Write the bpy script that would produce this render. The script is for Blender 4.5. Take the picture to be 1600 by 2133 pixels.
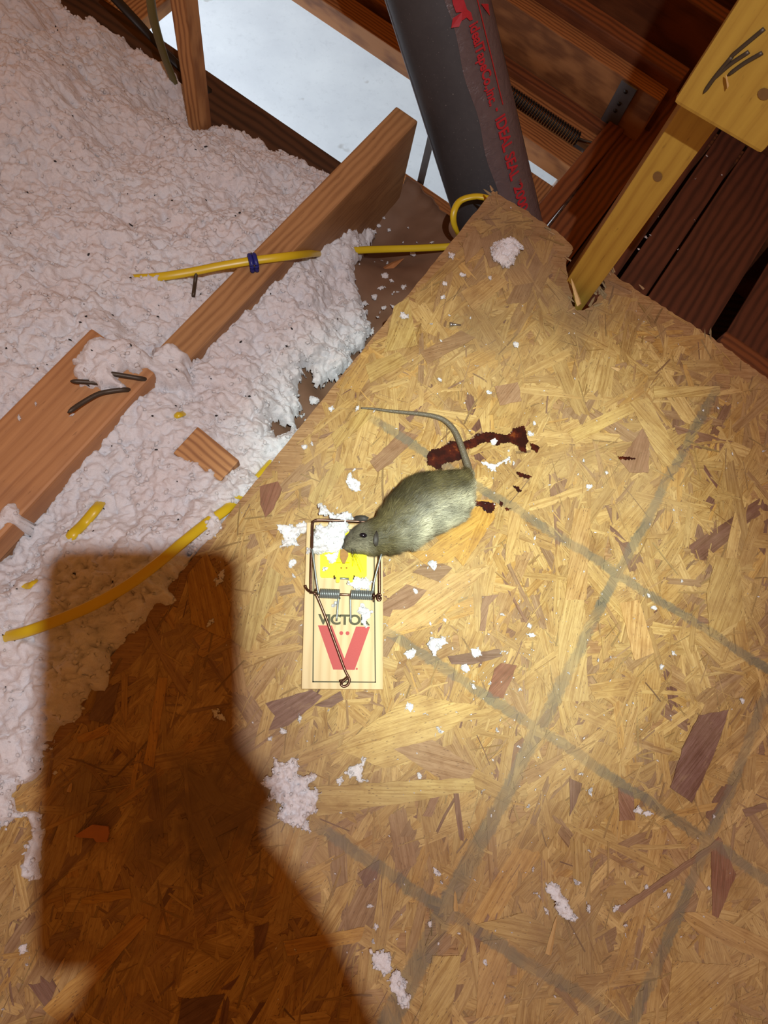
import bpy, bmesh, math, random
import numpy as np
from mathutils import Vector, Matrix, Euler

for o in list(bpy.data.objects): bpy.data.objects.remove(o)
scene = bpy.context.scene
COL = scene.collection
random.seed(7); RNG = np.random.default_rng(7)

# ---------------------------------------------------------------- camera
F, CU, CV, H = 1479.0, 800.0, 1066.5, 0.74          # focal length (px), centre, height over the board
_n = Vector((-224, 442, 1479)).normalized()
_Z = Vector((-_n.x, _n.y, _n.z))
_X = (Vector((1, 0, 0)) - _Z.x * _Z).normalized(); _Y = _Z.cross(_X)
RC = Matrix((_X, _Y, _Z))                            # world <- camera
CAM = Vector((0, 0, H))
cd = bpy.data.cameras.new('camera'); cam = bpy.data.objects.new('camera', cd); COL.objects.link(cam)
cd.sensor_fit = 'HORIZONTAL'; cd.sensor_width = 36; cd.lens = 36 * F / 1600; cd.clip_start = 0.005
cam.matrix_world = Matrix.Translation(CAM) @ RC.to_4x4()
scene.camera = cam

def P(u, v, z=0.0):
    d = RC @ Vector(((u - CU) / F, -(v - CV) / F, -1)); return CAM + d * ((z - H) / d.z)
def PX(p):
    c = RC.transposed() @ (Vector(p) - CAM); return CU + F * c.x / -c.z, CV - F * c.y / -c.z
E1, E2 = Vector((.8217, -.57, 0)), Vector((.57, .8217, 0))     # the attic's own axes: a across, b along the joists
ANG2 = math.atan2(E2.y, E2.x)
def W(a, b, z): return E1 * a + E2 * b + Vector((0, 0, z))
def AB(p): return p.dot(E1), p.dot(E2)

# ---------------------------------------------------------------- world and lights
wd = bpy.data.worlds.new('attic_dusk'); scene.world = wd; wd.use_nodes = True
bg = wd.node_tree.nodes['Background']; bg.inputs[0].default_value = (1.0, .36, .085, 1); bg.inputs[1].default_value = 0.26
def light(name, kind, loc, target, power, color, **kw):
    l = bpy.data.lights.new(name, kind); l.energy = power; l.color = color
    for k, v in kw.items(): setattr(l, k, v)
    o = bpy.data.objects.new(name, l); COL.objects.link(o); o.location = loc
    o.rotation_euler = (Vector(target) - Vector(loc)).to_track_quat('-Z', 'Y').to_euler(); return o
LAMP = CAM + (CAM - P(425, 1212, 0)) * 0.67
light('headlamp_beam_offscreen', 'SPOT', LAMP, P(1030, 1120), 98, (.83, 1.0, .90), spot_size=math.radians(31), spot_blend=1.0, shadow_soft_size=.007)
light('headlamp_spill_offscreen', 'SPOT', LAMP, P(1030, 1120), 39, (.96, .95, 1.0), spot_size=math.radians(104), spot_blend=1.0, shadow_soft_size=.007)
light('garage_door_daylight_offscreen', 'AREA', (-4.0, 3.4, -1.5), (2, 3.4, -2.6), 370, (.80, .90, 1.0), shape='RECTANGLE', size=3.6, size_y=2.0)
scene.view_settings.view_transform = 'Standard'; scene.view_settings.look = 'None'
scene.view_settings.exposure = 0.0; scene.view_settings.gamma = 1.0; scene.view_settings.use_curve_mapping = False

# ---------------------------------------------------------------- helpers
def tag(o, label=None, cat=None, group=None, kind=None):
    if label: o['label'] = label
    if cat: o['category'] = cat
    if group: o['group'] = group
    if kind: o['kind'] = kind
    return o
def mesh_obj(name, verts, faces, mat=None, parent=None, smooth=False, origin=None):
    me = bpy.data.meshes.new(name)
    if origin is None: origin = Vector((0, 0, 0))
    me.from_pydata([tuple(Vector(v) - origin) for v in verts], [], faces); me.update()
    if mat: me.materials.append(mat)
    if smooth: me.polygons.foreach_set('use_smooth', [True] * len(me.polygons))
    o = bpy.data.objects.new(name, me); COL.objects.link(o); o.location = origin
    if parent: put_under(o, parent)
    return o
def put_under(o, parent):
    o.parent = parent
    o.matrix_parent_inverse = (Matrix.LocRotScale(parent.location, parent.rotation_euler, parent.scale)).inverted()
def np_obj(name, V, Fc, mat, parent=None, smooth=True):
    """V (n,3), Fc (m,k) arrays, fast"""
    me = bpy.data.meshes.new(name); k = Fc.shape[1]
    me.vertices.add(len(V)); me.vertices.foreach_set('co', np.asarray(V, np.float32).ravel())
    me.loops.add(Fc.size); me.loops.foreach_set('vertex_index', Fc.astype(np.int32).ravel())
    me.polygons.add(len(Fc)); me.polygons.foreach_set('loop_start', np.arange(0, Fc.size, k, dtype=np.int32))
    me.polygons.foreach_set('loop_total', np.full(len(Fc), k, np.int32))
    if smooth: me.polygons.foreach_set('use_smooth', np.ones(len(Fc), bool))
    me.update(calc_edges=True); me.validate()
    if mat: me.materials.append(mat)
    o = bpy.data.objects.new(name, me); COL.objects.link(o)
    if parent: put_under(o, parent)
    return o
def empty(name, loc):
    o = bpy.data.objects.new(name, None); COL.objects.link(o); o.location = loc; o.empty_display_size = .02; return o
def box(name, size, mat, loc, rot=(0, 0, 0), bevel=.002, parent=None, seg=2):
    bm = bmesh.new(); bmesh.ops.create_cube(bm, size=1)
    for v in bm.verts: v.co = Vector((v.co.x * size[0], v.co.y * size[1], v.co.z * size[2]))
    if bevel: bmesh.ops.bevel(bm, geom=bm.edges[:], offset=bevel, segments=seg, affect='EDGES', profile=.6)
    me = bpy.data.meshes.new(name); bm.to_mesh(me); bm.free(); me.materials.append(mat)
    o = bpy.data.objects.new(name, me); COL.objects.link(o); o.location = loc; o.rotation_euler = rot
    if parent: put_under(o, parent)
    return o
def box_ab(name, a0, a1, b0, b1, z0, z1, mat, bevel=.002, rz=0, parent=None, tilt=0):
    """a board along the attic axes; its local X is always its long way (the grain)"""
    la, lb, lz = a1 - a0, b1 - b0, z1 - z0
    loc = W((a0 + a1) / 2, (b0 + b1) / 2, (z0 + z1) / 2)
    if lz > la and lz > lb:
        m = Euler((0, 0, math.atan2(E1.y, E1.x) + rz)).to_matrix() @ Matrix(((0, 1, 0), (0, 0, 1), (1, 0, 0)))
        return box(name, (lz, la, lb), mat, loc, m.to_euler(), bevel, parent)
    if lb >= la: return box(name, (lb, la, lz), mat, loc, (tilt, 0, ANG2 + rz), bevel, parent)
    return box(name, (la, lb, lz), mat, loc, (tilt, 0, math.atan2(E1.y, E1.x) + rz), bevel, parent)
def catmull(pts, n=8):
    pts = [Vector(p) for p in pts]; out = []
    q = [pts[0] * 2 - pts[1]] + pts + [pts[-1] * 2 - pts[-2]]
    for i in range(1, len(q) - 2):
        p0, p1, p2, p3 = q[i - 1:i + 3]
        for k in range(n):
            t = k / n
            out.append(.5 * ((2 * p1) + (p2 - p0) * t + (2 * p0 - 5 * p1 + 4 * p2 - p3) * t * t + (3 * p1 - p0 - 3 * p2 + p3) * t ** 3))
    out.append(pts[-1]); return out
def tube_geo(pts, radii, sides=8, up=Vector((0, 0, 1)), flat=1.0, cap=True):
    """sweep; radii = number or list; flat scales the radius along up"""
    pts = [Vector(p) for p in pts]; n = len(pts)
    if not isinstance(radii, (list, tuple)): radii = [radii] * n
    V, Fc = [], []; prev = None
    for i, p in enumerate(pts):
        t = (pts[min(i + 1, n - 1)] - pts[max(i - 1, 0)]).normalized()
        s = t.cross(up)
        if s.length < .2: s = prev if prev is not None else t.cross(Vector((1, .3, 0)))
        s = (s - t * s.dot(t)).normalized()
        if prev is not None and s.dot(prev) < 0 and abs(t.dot(up)) > .8: s = -s
        w = s.cross(t).normalized(); prev = s
        for k in range(sides):
            an = 2 * math.pi * k / sides
            V.append(p + s * math.cos(an) * radii[i] + w * math.sin(an) * radii[i] * flat)
    for i in range(n - 1):
        for k in range(sides):
            k2 = (k + 1) % sides
            Fc.append((i * sides + k, i * sides + k2, (i + 1) * sides + k2, (i + 1) * sides + k))
    if cap:
        Fc.append(tuple(range(sides - 1, -1, -1))); Fc.append(tuple((n - 1) * sides + k for k in range(sides)))
    return V, Fc
def tube(name, pts, r, mat, parent=None, sides=8, up=Vector((0, 0, 1)), flat=1.0, smooth_pts=0):
    if smooth_pts: pts = catmull(pts, smooth_pts)
    V, Fc = tube_geo(pts, r, sides, up, flat)
    return mesh_obj(name, V, Fc, mat, parent, True, None if parent else Vector(pts[0]))
def prism(name, outline, z0, z1, mat, parent=None, origin=None):
    """closed outline (list of Vectors, xy) raised from z0 to z1"""
    bm = bmesh.new()
    vs = [bm.verts.new((p[0], p[1], z1)) for p in outline]; f = bm.faces.new(vs)
    if f.normal.z < 0: f.normal_flip()
    bm.normal_update()
    if f.normal.z < 0: bmesh.ops.reverse_faces(bm, faces=[f])
    lo = [bm.verts.new((p[0], p[1], z0)) for p in outline]; n = len(vs)
    for i in range(n):
        j = (i + 1) % n; bm.faces.new((vs[i], vs[j], lo[j], lo[i]))
    bmesh.ops.triangulate(bm, faces=[f]); bmesh.ops.recalc_face_normals(bm, faces=bm.faces[:])
    if origin is None: origin = Vector((sum(p[0] for p in outline) / n, sum(p[1] for p in outline) / n, z0))
    bmesh.ops.translate(bm, verts=bm.verts[:], vec=-origin)
    me = bpy.data.meshes.new(name); bm.to_mesh(me); bm.free(); me.materials.append(mat)
    o = bpy.data.objects.new(name, me); COL.objects.link(o); o.location = origin
    if parent: put_under(o, parent)
    return o
def join_geo(parts):
    V, Fc = [], []
    for v, f in parts:
        k = len(V); V += list(v); Fc += [tuple(i + k for i in q) for q in f]
    return V, Fc
def text_mesh(body, bold=.012, spacing=1.0):
    c = bpy.data.curves.new('t', 'FONT'); c.body = body; c.offset = bold; c.space_character = spacing; c.resolution_u = 4
    o = bpy.data.objects.new('t', c); COL.objects.link(o); bpy.context.view_layer.update()
    me = bpy.data.meshes.new_from_object(o.evaluated_get(bpy.context.evaluated_depsgraph_get()))
    bpy.data.objects.remove(o); V = [v.co.copy() for v in me.vertices]; Fc = [tuple(p.vertices) for p in me.polygons]
    bpy.data.meshes.remove(me)
    x0 = min(v.x for v in V); x1 = max(v.x for v in V); y0 = min(v.y for v in V); y1 = max(v.y for v in V)
    return [((v.x - x0) / (x1 - x0), (v.y - y0) / (y1 - y0)) for v in V], Fc

# numpy noise -------------------------------------------------------------
def _h(ix, iy, s):
    n = (ix.astype(np.int64) * 374761393 + iy.astype(np.int64) * 668265263 + s * 974634277) & 0xffffffff
    n = ((n ^ (n >> 13)) * 1274126177) & 0xffffffff
    return ((n ^ (n >> 16)) & 0xffffff) / float(0xffffff)
def vnoise(x, y, s=0):
    ix, iy = np.floor(x), np.floor(y); fx, fy = x - ix, y - iy
    fx = fx * fx * (3 - 2 * fx); fy = fy * fy * (3 - 2 * fy)
    return (_h(ix, iy, s) * (1 - fx) + _h(ix + 1, iy, s) * fx) * (1 - fy) + (_h(ix, iy + 1, s) * (1 - fx) + _h(ix + 1, iy + 1, s) * fx) * fy
def fbm(x, y, s=0, o=4):
    r = 0; a = .5
    for k in range(o): r = r + a * (vnoise(x, y, s + k) - .5); x = x * 2.03 + 5.1; y = y * 2.03 + 1.7; a *= .5
    return r * 2
def worley(x, y, s=0):
    ix, iy = np.floor(x), np.floor(y); d = np.full(x.shape, 9.0)
    for dx in (-1, 0, 1):
        for dy in (-1, 0, 1):
            cx, cy = ix + dx, iy + dy
            px_, py_ = cx + _h(cx, cy, s), cy + _h(cx, cy, s + 17)
            d = np.minimum(d, (x - px_) ** 2 + (y - py_) ** 2)
    return np.sqrt(d)
def sdist(x, y, poly):
    """signed distance to a polygon, positive inside"""
    d = np.full(x.shape, 9.0); ins = np.zeros(x.shape, bool); n = len(poly)
    for i in range(n):
        x0, y0 = poly[i]; x1, y1 = poly[(i + 1) % n]; ex, ey = x1 - x0, y1 - y0
        t = np.clip(((x - x0) * ex + (y - y0) * ey) / (ex * ex + ey * ey + 1e-12), 0, 1)
        d = np.minimum(d, (x - x0 - t * ex) ** 2 + (y - y0 - t * ey) ** 2)
        c = (y0 > y) != (y1 > y)
        with np.errstate(divide='ignore', invalid='ignore'): xi = x0 + (y - y0) * ex / (ey if ey else 1e-12)
        ins ^= c & (x < xi)
    d = np.sqrt(d); return np.where(ins, d, -d)

# ---------------------------------------------------------------- materials
class NT:
    def __init__(s, name):
        s.m = bpy.data.materials.new(name); s.m.use_nodes = True; s.t = s.m.node_tree
        s.b = s.t.nodes['Principled BSDF']; s.out = s.t.nodes['Material Output']
    def n(s, typ, ins=None, **kw):
        q = s.t.nodes.new('ShaderNode' + typ)
        for k, v in kw.items(): setattr(q, k, v)
        for k, v in (ins or {}).items(): s.set(q.inputs[k], v)
        return q
    def set(s, sock, v):
        if hasattr(v, 'is_output'): s.t.links.new(v, sock)
        else: sock.default_value = v
    def math(s, op, a, b=0.0, clamp=False):
        q = s.n('Math', {0: a, 1: b}, operation=op); q.use_clamp = clamp; return q.outputs[0]
    def ramp(s, fac, stops):
        q = s.n('ValToRGB', {0: fac}); e = q.color_ramp.elements
        while len(e) < len(stops): e.new(.5)
        for el, (p, c) in zip(e, stops): el.position = p; el.color = (*c, 1) if len(c) == 3 else c
        return q.outputs[0]
    def mix(s, fac, a, b, mode='MIX'):
        q = s.n('Mix', data_type='RGBA', blend_type=mode); s.set(q.inputs[0], fac); s.set(q.inputs[6], a if hasattr(a, 'is_output') else (*a, 1)); s.set(q.inputs[7], b if hasattr(b, 'is_output') else (*b, 1))
        return q.outputs[2]
    def noise(s, vec, scale, detail=4, rough=.55, dist=0):
        return s.n('TexNoise', {'Vector': vec, 'Scale': scale, 'Detail': detail, 'Roughness': rough, 'Distortion': dist}).outputs[0]
    def bump(s, h, strength=.4, dist=.001):
        q = s.n('Bump', {'Height': h, 'Strength': strength, 'Distance': dist}); s.t.links.new(q.outputs[0], s.b.inputs['Normal'])
    def col(s, c): s.set(s.b.inputs['Base Color'], c if hasattr(c, 'is_output') else (*c, 1)); return s
    def p(s, **kw):
        for k, v in kw.items(): s.set(s.b.inputs[k.replace('_', ' ')], v)
        return s
def plain(name, c, rough=.6, metal=0, var=.15, scale=60, **kw):
    t = NT(name); tc = t.n('TexCoord').outputs['Object']
    nz = t.noise(tc, scale, 4); f = t.math('MULTIPLY', nz, var * 2)
    t.col(t.mix(f, c, tuple(x * .45 for x in c))); t.p(Roughness=rough, Metallic=metal, **kw); t.bump(nz, .15, .0006); return t.m
def wood(name, light_c, dark_c, ring=26, rough=.65, contrast=.5, stain=None, wave=.45):
    t = NT(name); tc = t.n('TexCoord').outputs['Object']; rnd = t.n('ObjectInfo').outputs['Random']
    off = t.n('VectorMath', {0: tc, 1: t.n('CombineXYZ', {0: t.math('MULTIPLY', rnd, 9), 1: t.math('MULTIPLY', rnd, .7), 2: t.math('MULTIPLY', rnd, .5)}).outputs[0]}, operation='ADD').outputs[0]
    m1 = t.n('Mapping', {'Vector': off, 'Scale': (2.2, 1, 1)}).outputs[0]
    warp = t.noise(m1, 5, 3)
    m2 = t.n('Mapping', {'Vector': off, 'Scale': (1.1, ring * 1.0, ring * 1.0)}).outputs[0]
    wv = t.n('TexWave', {'Vector': t.n('Mapping', {'Vector': off, 'Scale': (.35, 1, .8)}).outputs[0], 'Scale': ring, 'Distortion': 5.0, 'Detail': 2.5, 'Detail Scale': .9}, wave_type='BANDS', bands_direction='Y').outputs[1]
    fine = t.noise(t.n('Mapping', {'Vector': off, 'Scale': (6, 260, 260)}).outputs[0], 1, 4, .6)
    f = t.math('ADD', t.math('MULTIPLY', wv, wave), t.math('ADD', t.math('MULTIPLY', fine, .80 - wave), t.math('MULTIPLY', warp, .3)))
    c = t.ramp(f, [(.30, dark_c), (.5, tuple((a * .6 + b * .4) for a, b in zip(light_c, dark_c))), (.5 + contrast * .4, light_c)])
    if stain:
        s = t.n('MapRange', {0: t.noise(off, 7, 4), 1: .52, 2: .68}).outputs[0]; c = t.mix(t.math('MULTIPLY', s, .6), c, stain)
    sp = t.n('MapRange', {0: t.noise(t.n('Mapping', {'Vector': off, 'Scale': (60, 320, 320)}).outputs[0], 1, 2), 1: .68, 2: .78}).outputs[0]
    c = t.mix(t.math('MULTIPLY', sp, .45), c, tuple(x * .35 for x in dark_c))
    t.col(c).p(Roughness=rough); t.bump(t.math('ADD', fine, t.math('MULTIPLY', wv, .5)), .35, .0008); return t.m
M = {}
M['joist'] = wood('joist_wood', (.44, .235, .095), (.25, .115, .042), 34, wave=.30)
M['board'] = wood('scrap_board_wood', (.52, .26, .105), (.33, .145, .055), 30, stain=(.26, .13, .07), wave=.16)
M['pine'] = wood('pale_pine', (.52, .27, .10), (.27, .115, .038), 40)
M['redwood'] = wood('red_brown_plank', (.115, .036, .017), (.055, .016, .008), 20, stain=(.05, .016, .009))
M['redorange'] = wood('orange_brown_frame', (.20, .062, .018), (.095, .026, .008), 26)
M['frame'] = wood('hatch_frame_pine', (.36, .155, .05), (.17, .062, .018), 46)
M['darkwood'] = wood('dark_plate_wood', (.085, .036, .016), (.034, .014, .007), 20)
M['yellowpine'] = wood('yellow_post_pine', (.45, .28, .040), (.30, .155, .018), 22, contrast=.8, wave=.22)  # even yellow wood tone of the post and lapped board
M['trapwood'] = wood('trap_basswood', (.64, .485, .26), (.54, .385, .185), 30, .6, .9)
M['end'] = plain('raw_end_grain', (.45, .22, .08), .8, var=.3, scale=150)

def insul_mat(name, c=(.90, .90, .92), sss=.7):
    t = NT(name); pos = t.n('NewGeometry').outputs['Position']
    n1 = t.noise(pos, 14, 5, .6); n2 = t.noise(pos, 230, 5, .7); n3 = t.noise(pos, 900, 4, .7); n4 = t.noise(pos, 46, 4, .6)
    cc = t.mix(t.n('MapRange', {0: n1, 1: .40, 2: .66}).outputs[0], c, (c[0] * .99, c[1] * .93, c[2] * .90))
    cc = t.mix(t.n('MapRange', {0: n4, 1: .52, 2: .72, 4: .8}).outputs[0], cc, (c[0] * .88, c[1] * .90, c[2] * .93))
    cc = t.mix(t.n('MapRange', {0: n2, 1: .56, 2: .74, 4: .7}).outputs[0], cc, (c[0] * .86, c[1] * .85, c[2] * .85))
    t.col(cc).p(Roughness=1.0); t.b.inputs['Specular IOR Level'].default_value = .03
    t.b.inputs['Subsurface Weight'].default_value = sss; t.b.inputs['Subsurface Radius'].default_value = (1, 1, 1); t.b.inputs['Subsurface Scale'].default_value = .0035
    t.bump(t.math('ADD', n2, t.math('MULTIPLY', n3, .45)), .9, .0032); return t.m
M['insul'] = insul_mat('cellulose_white')
M['yellow_cable'] = plain('yellow_cable_sheath', (.72, .52, .02), .35, var=.12, scale=40)
M['black'] = plain('black_sheath', (.012, .010, .009), .5)
M['olive'] = plain('olive_cable', (.17, .15, .04), .5)
M['steel'] = plain('spring_steel', (.27, .30, .30), .36, .6, .2, 200)
M['bronze'] = plain('bronze_wire', (.16, .085, .06), .3, .9, .25, 200)
M['nail'] = plain('rusty_nail_steel', (.085, .062, .042), .5, .4, .3, 300)
M['galv'] = plain('galvanised_plate', (.16, .155, .16), .5, .7, .25, 120)
M['screw'] = plain('zinc_screw', (.45, .47, .48), .3, .9, .1, 200)
M['blue'] = plain('blue_staple_plastic', (.02, .028, .22), .4)
M['kraft'] = plain('kraft_paper', (.235, .125, .07), .75, var=.35, scale=35)
M['yplastic'] = plain('yellow_pedal_plastic', (.92, .84, .0), .38, var=.02)
M['bait'] = plain('brown_bait_scent', (.42, .19, .02), .5, var=.5, scale=300)
M['ink'] = plain('dark_olive_print', (.085, .078, .032), .7, var=.25, scale=900)
M['redink'] = plain('red_print', (.46, .062, .055), .65, var=.12, scale=700)
M['lime'] = plain('lime_green_plastic', (.12, .55, .05), .4)
M['beige'] = plain('beige_panel', (.55, .50, .42), .6)
M['white'] = plain('white_rod', (.6, .57, .54), .5)
M['drywall'] = plain('drywall', (.62, .60, .56), .9)
M['splinter'] = plain('pale_splinter', (.60, .38, .15), .7, var=.3, scale=200)
M['orangechip'] = plain('orange_wood_chip', (.48, .19, .06), .7, var=.3, scale=120)
M['debris'] = plain('dark_debris', (.02, .017, .015), .8)
M['pinkbatt'] = insul_mat('tan_batt', (.40, .24, .17), 0)
def concrete():
    t = NT('garage_concrete'); pos = t.n('NewGeometry').outputs['Position']
    n1 = t.noise(pos, 3, 6, .6); n2 = t.noise(pos, 28, 5, .7); sp = t.n('MapRange', {0: t.noise(pos, 9, 2), 1: .70, 2: .76}).outputs[0]
    c = t.mix(t.n('MapRange', {0: n1, 1: .3, 2: .7}).outputs[0], (.70, .73, .76), (.60, .63, .67))
    c = t.mix(t.math('MULTIPLY', t.n('MapRange', {0: n2, 1: .55, 2: .75}).outputs[0], .3), c, (.40, .42, .45))
    c = t.mix(t.math('MULTIPLY', sp, .5), c, (.32, .30, .28)); t.col(c).p(Roughness=.8); return t.m
M['concrete'] = concrete()
def blood():
    t = NT('dried_blood'); pos = t.n('NewGeometry').outputs['Position']
    n = t.noise(pos, 75, 5, .62)
    t.col(t.ramp(n, [(.45, (.020, .003, .002)), (.60, (.055, .007, .003)), (.70, (.18, .042, .008))])).p(Roughness=.3)
    t.bump(n, .2, .0006); return t.m
M['blood'] = blood()

# the strand board ----------------------------------------------------------
LINES = [((781, 876), (1600, 1395)), ((800, 1310), (1600, 1833)), ((660, 1722), (1300, 2133)),
         ((1490, 810), (1290, 1190)), ((1290, 1190), (860, 2050)), ((1600, 1440), (1340, 2080))]
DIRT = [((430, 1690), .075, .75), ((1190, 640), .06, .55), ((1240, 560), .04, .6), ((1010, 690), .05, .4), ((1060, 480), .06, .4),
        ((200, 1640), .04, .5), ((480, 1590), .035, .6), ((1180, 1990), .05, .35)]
def osb_mat(name, attr=True):
    t = NT(name); pos = t.n('NewGeometry').outputs['Position']
    if attr:
        base = t.n('VertexColor', layer_name='scol').outputs[0]; uv = t.n('UVMap', uv_map='grain').outputs[0]
    else:
        base = t.n('RGB').outputs[0]; base.default_value = (.40, .235, .10, 1); uv = pos
    g1 = t.noise(t.n('Mapping', {'Vector': uv, 'Scale': (9, 330, 1)}).outputs[0], 1, 3, .6, .3)
    g2 = t.noise(t.n('Mapping', {'Vector': uv, 'Scale': (26, 900, 1)}).outputs[0], 1, 3, .6)
    blot = t.noise(pos, 34, 5, .6); fine = t.noise(pos, 1200, 3, .7)
    c = t.mix(t.n('MapRange', {0: g1, 1: .40, 2: .68, 4: .85}).outputs[0], base, (.66, .56, .42), 'MULTIPLY')
    g3 = t.noise(t.n('Mapping', {'Vector': uv, 'Scale': (34, 130, 1)}).outputs[0], 1, 5, .7, 1.2); c = t.mix(t.n('MapRange', {0: g3, 1: .46, 2: .72, 4: .9}).outputs[0], c, (.72, .62, .52), 'MULTIPLY'); c = t.mix(t.n('MapRange', {0: g3, 1: .44, 2: .26, 4: .16}).outputs[0], c, (.64, .47, .20))
    c = t.mix(t.n('MapRange', {0: g2, 1: .52, 2: .72, 4: .8}).outputs[0], c, (.58, .48, .38), 'MULTIPLY')
    c = t.mix(t.n('MapRange', {0: blot, 1: .50, 2: .72, 4: .9}).outputs[0], c, (.72, .62, .54), 'MULTIPLY')
    # pores: small dark dashes lying with the grain
    po = t.n('TexVoronoi', {'Vector': t.n('Mapping', {'Vector': uv, 'Scale': (150, 520, 1)}).outputs[0], 'Scale': 1.0}).outputs[0]
    keep = t.n('MapRange', {0: t.noise(pos, 60, 3), 1: .40, 2: .58}).outputs[0]
    c = t.mix(t.math('MULTIPLY', t.n('MapRange', {0: po, 1: .26, 2: .12, 4: .8}).outputs[0], keep), c, (.10, .05, .025))
    c = t.mix(t.n('MapRange', {0: fine, 1: .62, 2: .75, 4: .35}).outputs[0], c, (.13, .07, .03))
    # grey-green brushed marks
    wob = t.math('MULTIPLY', t.math('SUBTRACT', t.noise(pos, 16, 3), .5), .011); tot = None
    edge = t.math('MULTIPLY', t.math('SUBTRACT', t.noise(pos, 190, 4, .7), .5), .009)
    for (p0, p1) in LINES:
        A, B = P(*p0), P(*p1); d = (B - A).normalized(); nn = Vector((-d.y, d.x, 0)); L = (B - A).length
        q = t.math('ABSOLUTE', t.math('ADD', t.math('ADD', t.math('SUBTRACT', t.n('VectorMath', {0: pos, 1: nn}, operation='DOT_PRODUCT').outputs['Value'], nn.dot(A)), wob), edge))
        s = t.math('SUBTRACT', t.n('VectorMath', {0: pos, 1: d}, operation='DOT_PRODUCT').outputs['Value'], d.dot(A))
        f = t.math('MULTIPLY', t.n('MapRange', {0: q, 1: .0066, 2: .0042}).outputs[0], t.n('MapRange', {0: s, 1: -.012, 2: .012}).outputs[0])
        tot = f if tot is None else t.math('MAXIMUM', tot, f)
    patch = t.n('MapRange', {0: t.noise(pos, 24, 3), 1: .34, 2: .66, 3: .34, 4: .74}).outputs[0]
    c = t.mix(t.math('MULTIPLY', tot, patch), c, (.115, .120, .090))
    # trodden-in grime with shapes of its own
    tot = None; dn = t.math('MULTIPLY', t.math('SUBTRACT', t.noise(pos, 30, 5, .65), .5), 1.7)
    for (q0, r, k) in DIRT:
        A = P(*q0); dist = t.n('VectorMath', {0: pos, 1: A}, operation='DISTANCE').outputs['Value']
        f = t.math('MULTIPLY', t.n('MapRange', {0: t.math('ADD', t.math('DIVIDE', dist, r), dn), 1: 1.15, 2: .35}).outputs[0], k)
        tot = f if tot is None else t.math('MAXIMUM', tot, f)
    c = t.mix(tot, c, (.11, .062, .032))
    dust = t.n('MapRange', {0: t.noise(pos, 5.5, 5, .62), 1: .40, 2: .64, 4: .34}).outputs[0]; c = t.mix(dust, c, (.39, .27, .15))
    t.col(c).p(Roughness=.62); t.b.inputs['Specular IOR Level'].default_value = .3
    t.bump(t.math('ADD', g1, t.math('MULTIPLY', g2, .6)), .7, .0009); return t.m
M['strand'] = osb_mat('pressed_strands'); M['osb_core'] = osb_mat('strand_board_core', False)

# ================================================================ SETTING: garage below
ZC = -.258                                                     # attic side of the garage ceiling
fl = box('floor', (8, 9, .1), M['concrete'], (0, 3.6, -2.75), bevel=0); tag(fl, kind='structure')
for nm, s, l in (('wall_back', (8, .1, 2.6), (0, 8.1, -1.45)), ('wall_right', (.1, 9, 2.6), (4.05, 3.6, -1.45)), ('wall_front', (8, .1, 2.6), (0, -.9, -1.45))):
    tag(box(nm, s, M['drywall'], l, bevel=0), kind='structure')
HA0, HA1, HB0, HB1 = -.90, -.120, .775, 1.24                   # ladder hatch
def slab(rects, z0, z1):
    parts = []
    for a0, a1, b0, b1 in rects:
        c = [W(a0, b0, 0), W(a1, b0, 0), W(a1, b1, 0), W(a0, b1, 0)]
        V = [Vector((p.x, p.y, z)) for z in (z0, z1) for p in c]
        parts.append((V, [(3, 2, 1, 0), (4, 5, 6, 7), (0, 1, 5, 4), (1, 2, 6, 5), (2, 3, 7, 6), (3, 0, 4, 7)]))
    return join_geo(parts)
ZL = ZC - .25                                                  # ceiling dropped beyond the hatch, an added cavity that darkens the plank gaps
V, Fc = join_geo([slab([(-4.5, HA0, -2, 6), (HA0, HA1, -2, HB0), (HA0, HA1, HB1, 6)], ZC - .016, ZC), slab([(HA1, 4.5, -2, 6)], ZL - .016, ZL), slab([(HA1, HA1 + .016, -2, 6)], ZL, ZC)])
ceil = tag(mesh_obj('ceiling', V, Fc, M['drywall']), kind='structure'); ceil.data.materials.append(M['darkwood'])
for p in ceil.data.polygons: p.material_index = 1 if p.normal.z > .5 else 0  # upward faces coloured dark so the gaps between planks stay black

# ================================================================ attic lumber
j = box_ab('ceiling_joist', -.376, -.338, -.9, .757, -.224, -.040, M['joist'], .003, rz=-.012)
tag(j, 'brown joist on edge, its sawn end jutting over the hatch, blue staple on top', 'joist')
b = box_ab('flat_board', -.422, -.333, -.75, .222, -.038, 0.0, M['board'], .0035, rz=.006)
tag(b, 'wide orange-brown board lying flat in the insulation with three bent nails', 'board')
tag(box_ab('wall_plate', -1.6, -.02, .69, .772, ZC, -.222, M['darkwood'], .002), 'dark brown plate along the near edge of the hatch', 'lumber')
tag(box_ab('floor_joist', .04, .078, -.9, .60, ZL, -.018, M['joist'], .002), 'joist carrying the strand board panel', 'joist', 'joists under the panel')
for a in (.32, .72): tag(box_ab('floor_joist', a, a + .038, -.9, .60, ZL, -.018, M['joist'], .002), 'joist carrying the strand board panel', 'joist', 'joists under the panel')
tag(box_ab('upright_stud', -.650, -.624, .632, .657, -.222, .75, M['pine'], .002, rz=.03), 'slim orange-brown upright stud rising from the insulation beside the green cable', 'stud')
# yellow upright through the torn notch, and the piece nailed to it
ZP = ZC
tag(box_ab('upright_post', -.031, .007, .640, .729, ZC, .56, M['yellowpine'], .002, rz=.085), 'yellow pine post standing in the torn notch of the panel', 'post')
lap = box_ab('lapped_board', -.034, .053, .598, .636, .300, 1.05, M['yellowpine'], .004, rz=.07)
tag(lap, 'yellow board end nailed across the post, split, with grey nails showing', 'board')
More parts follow.
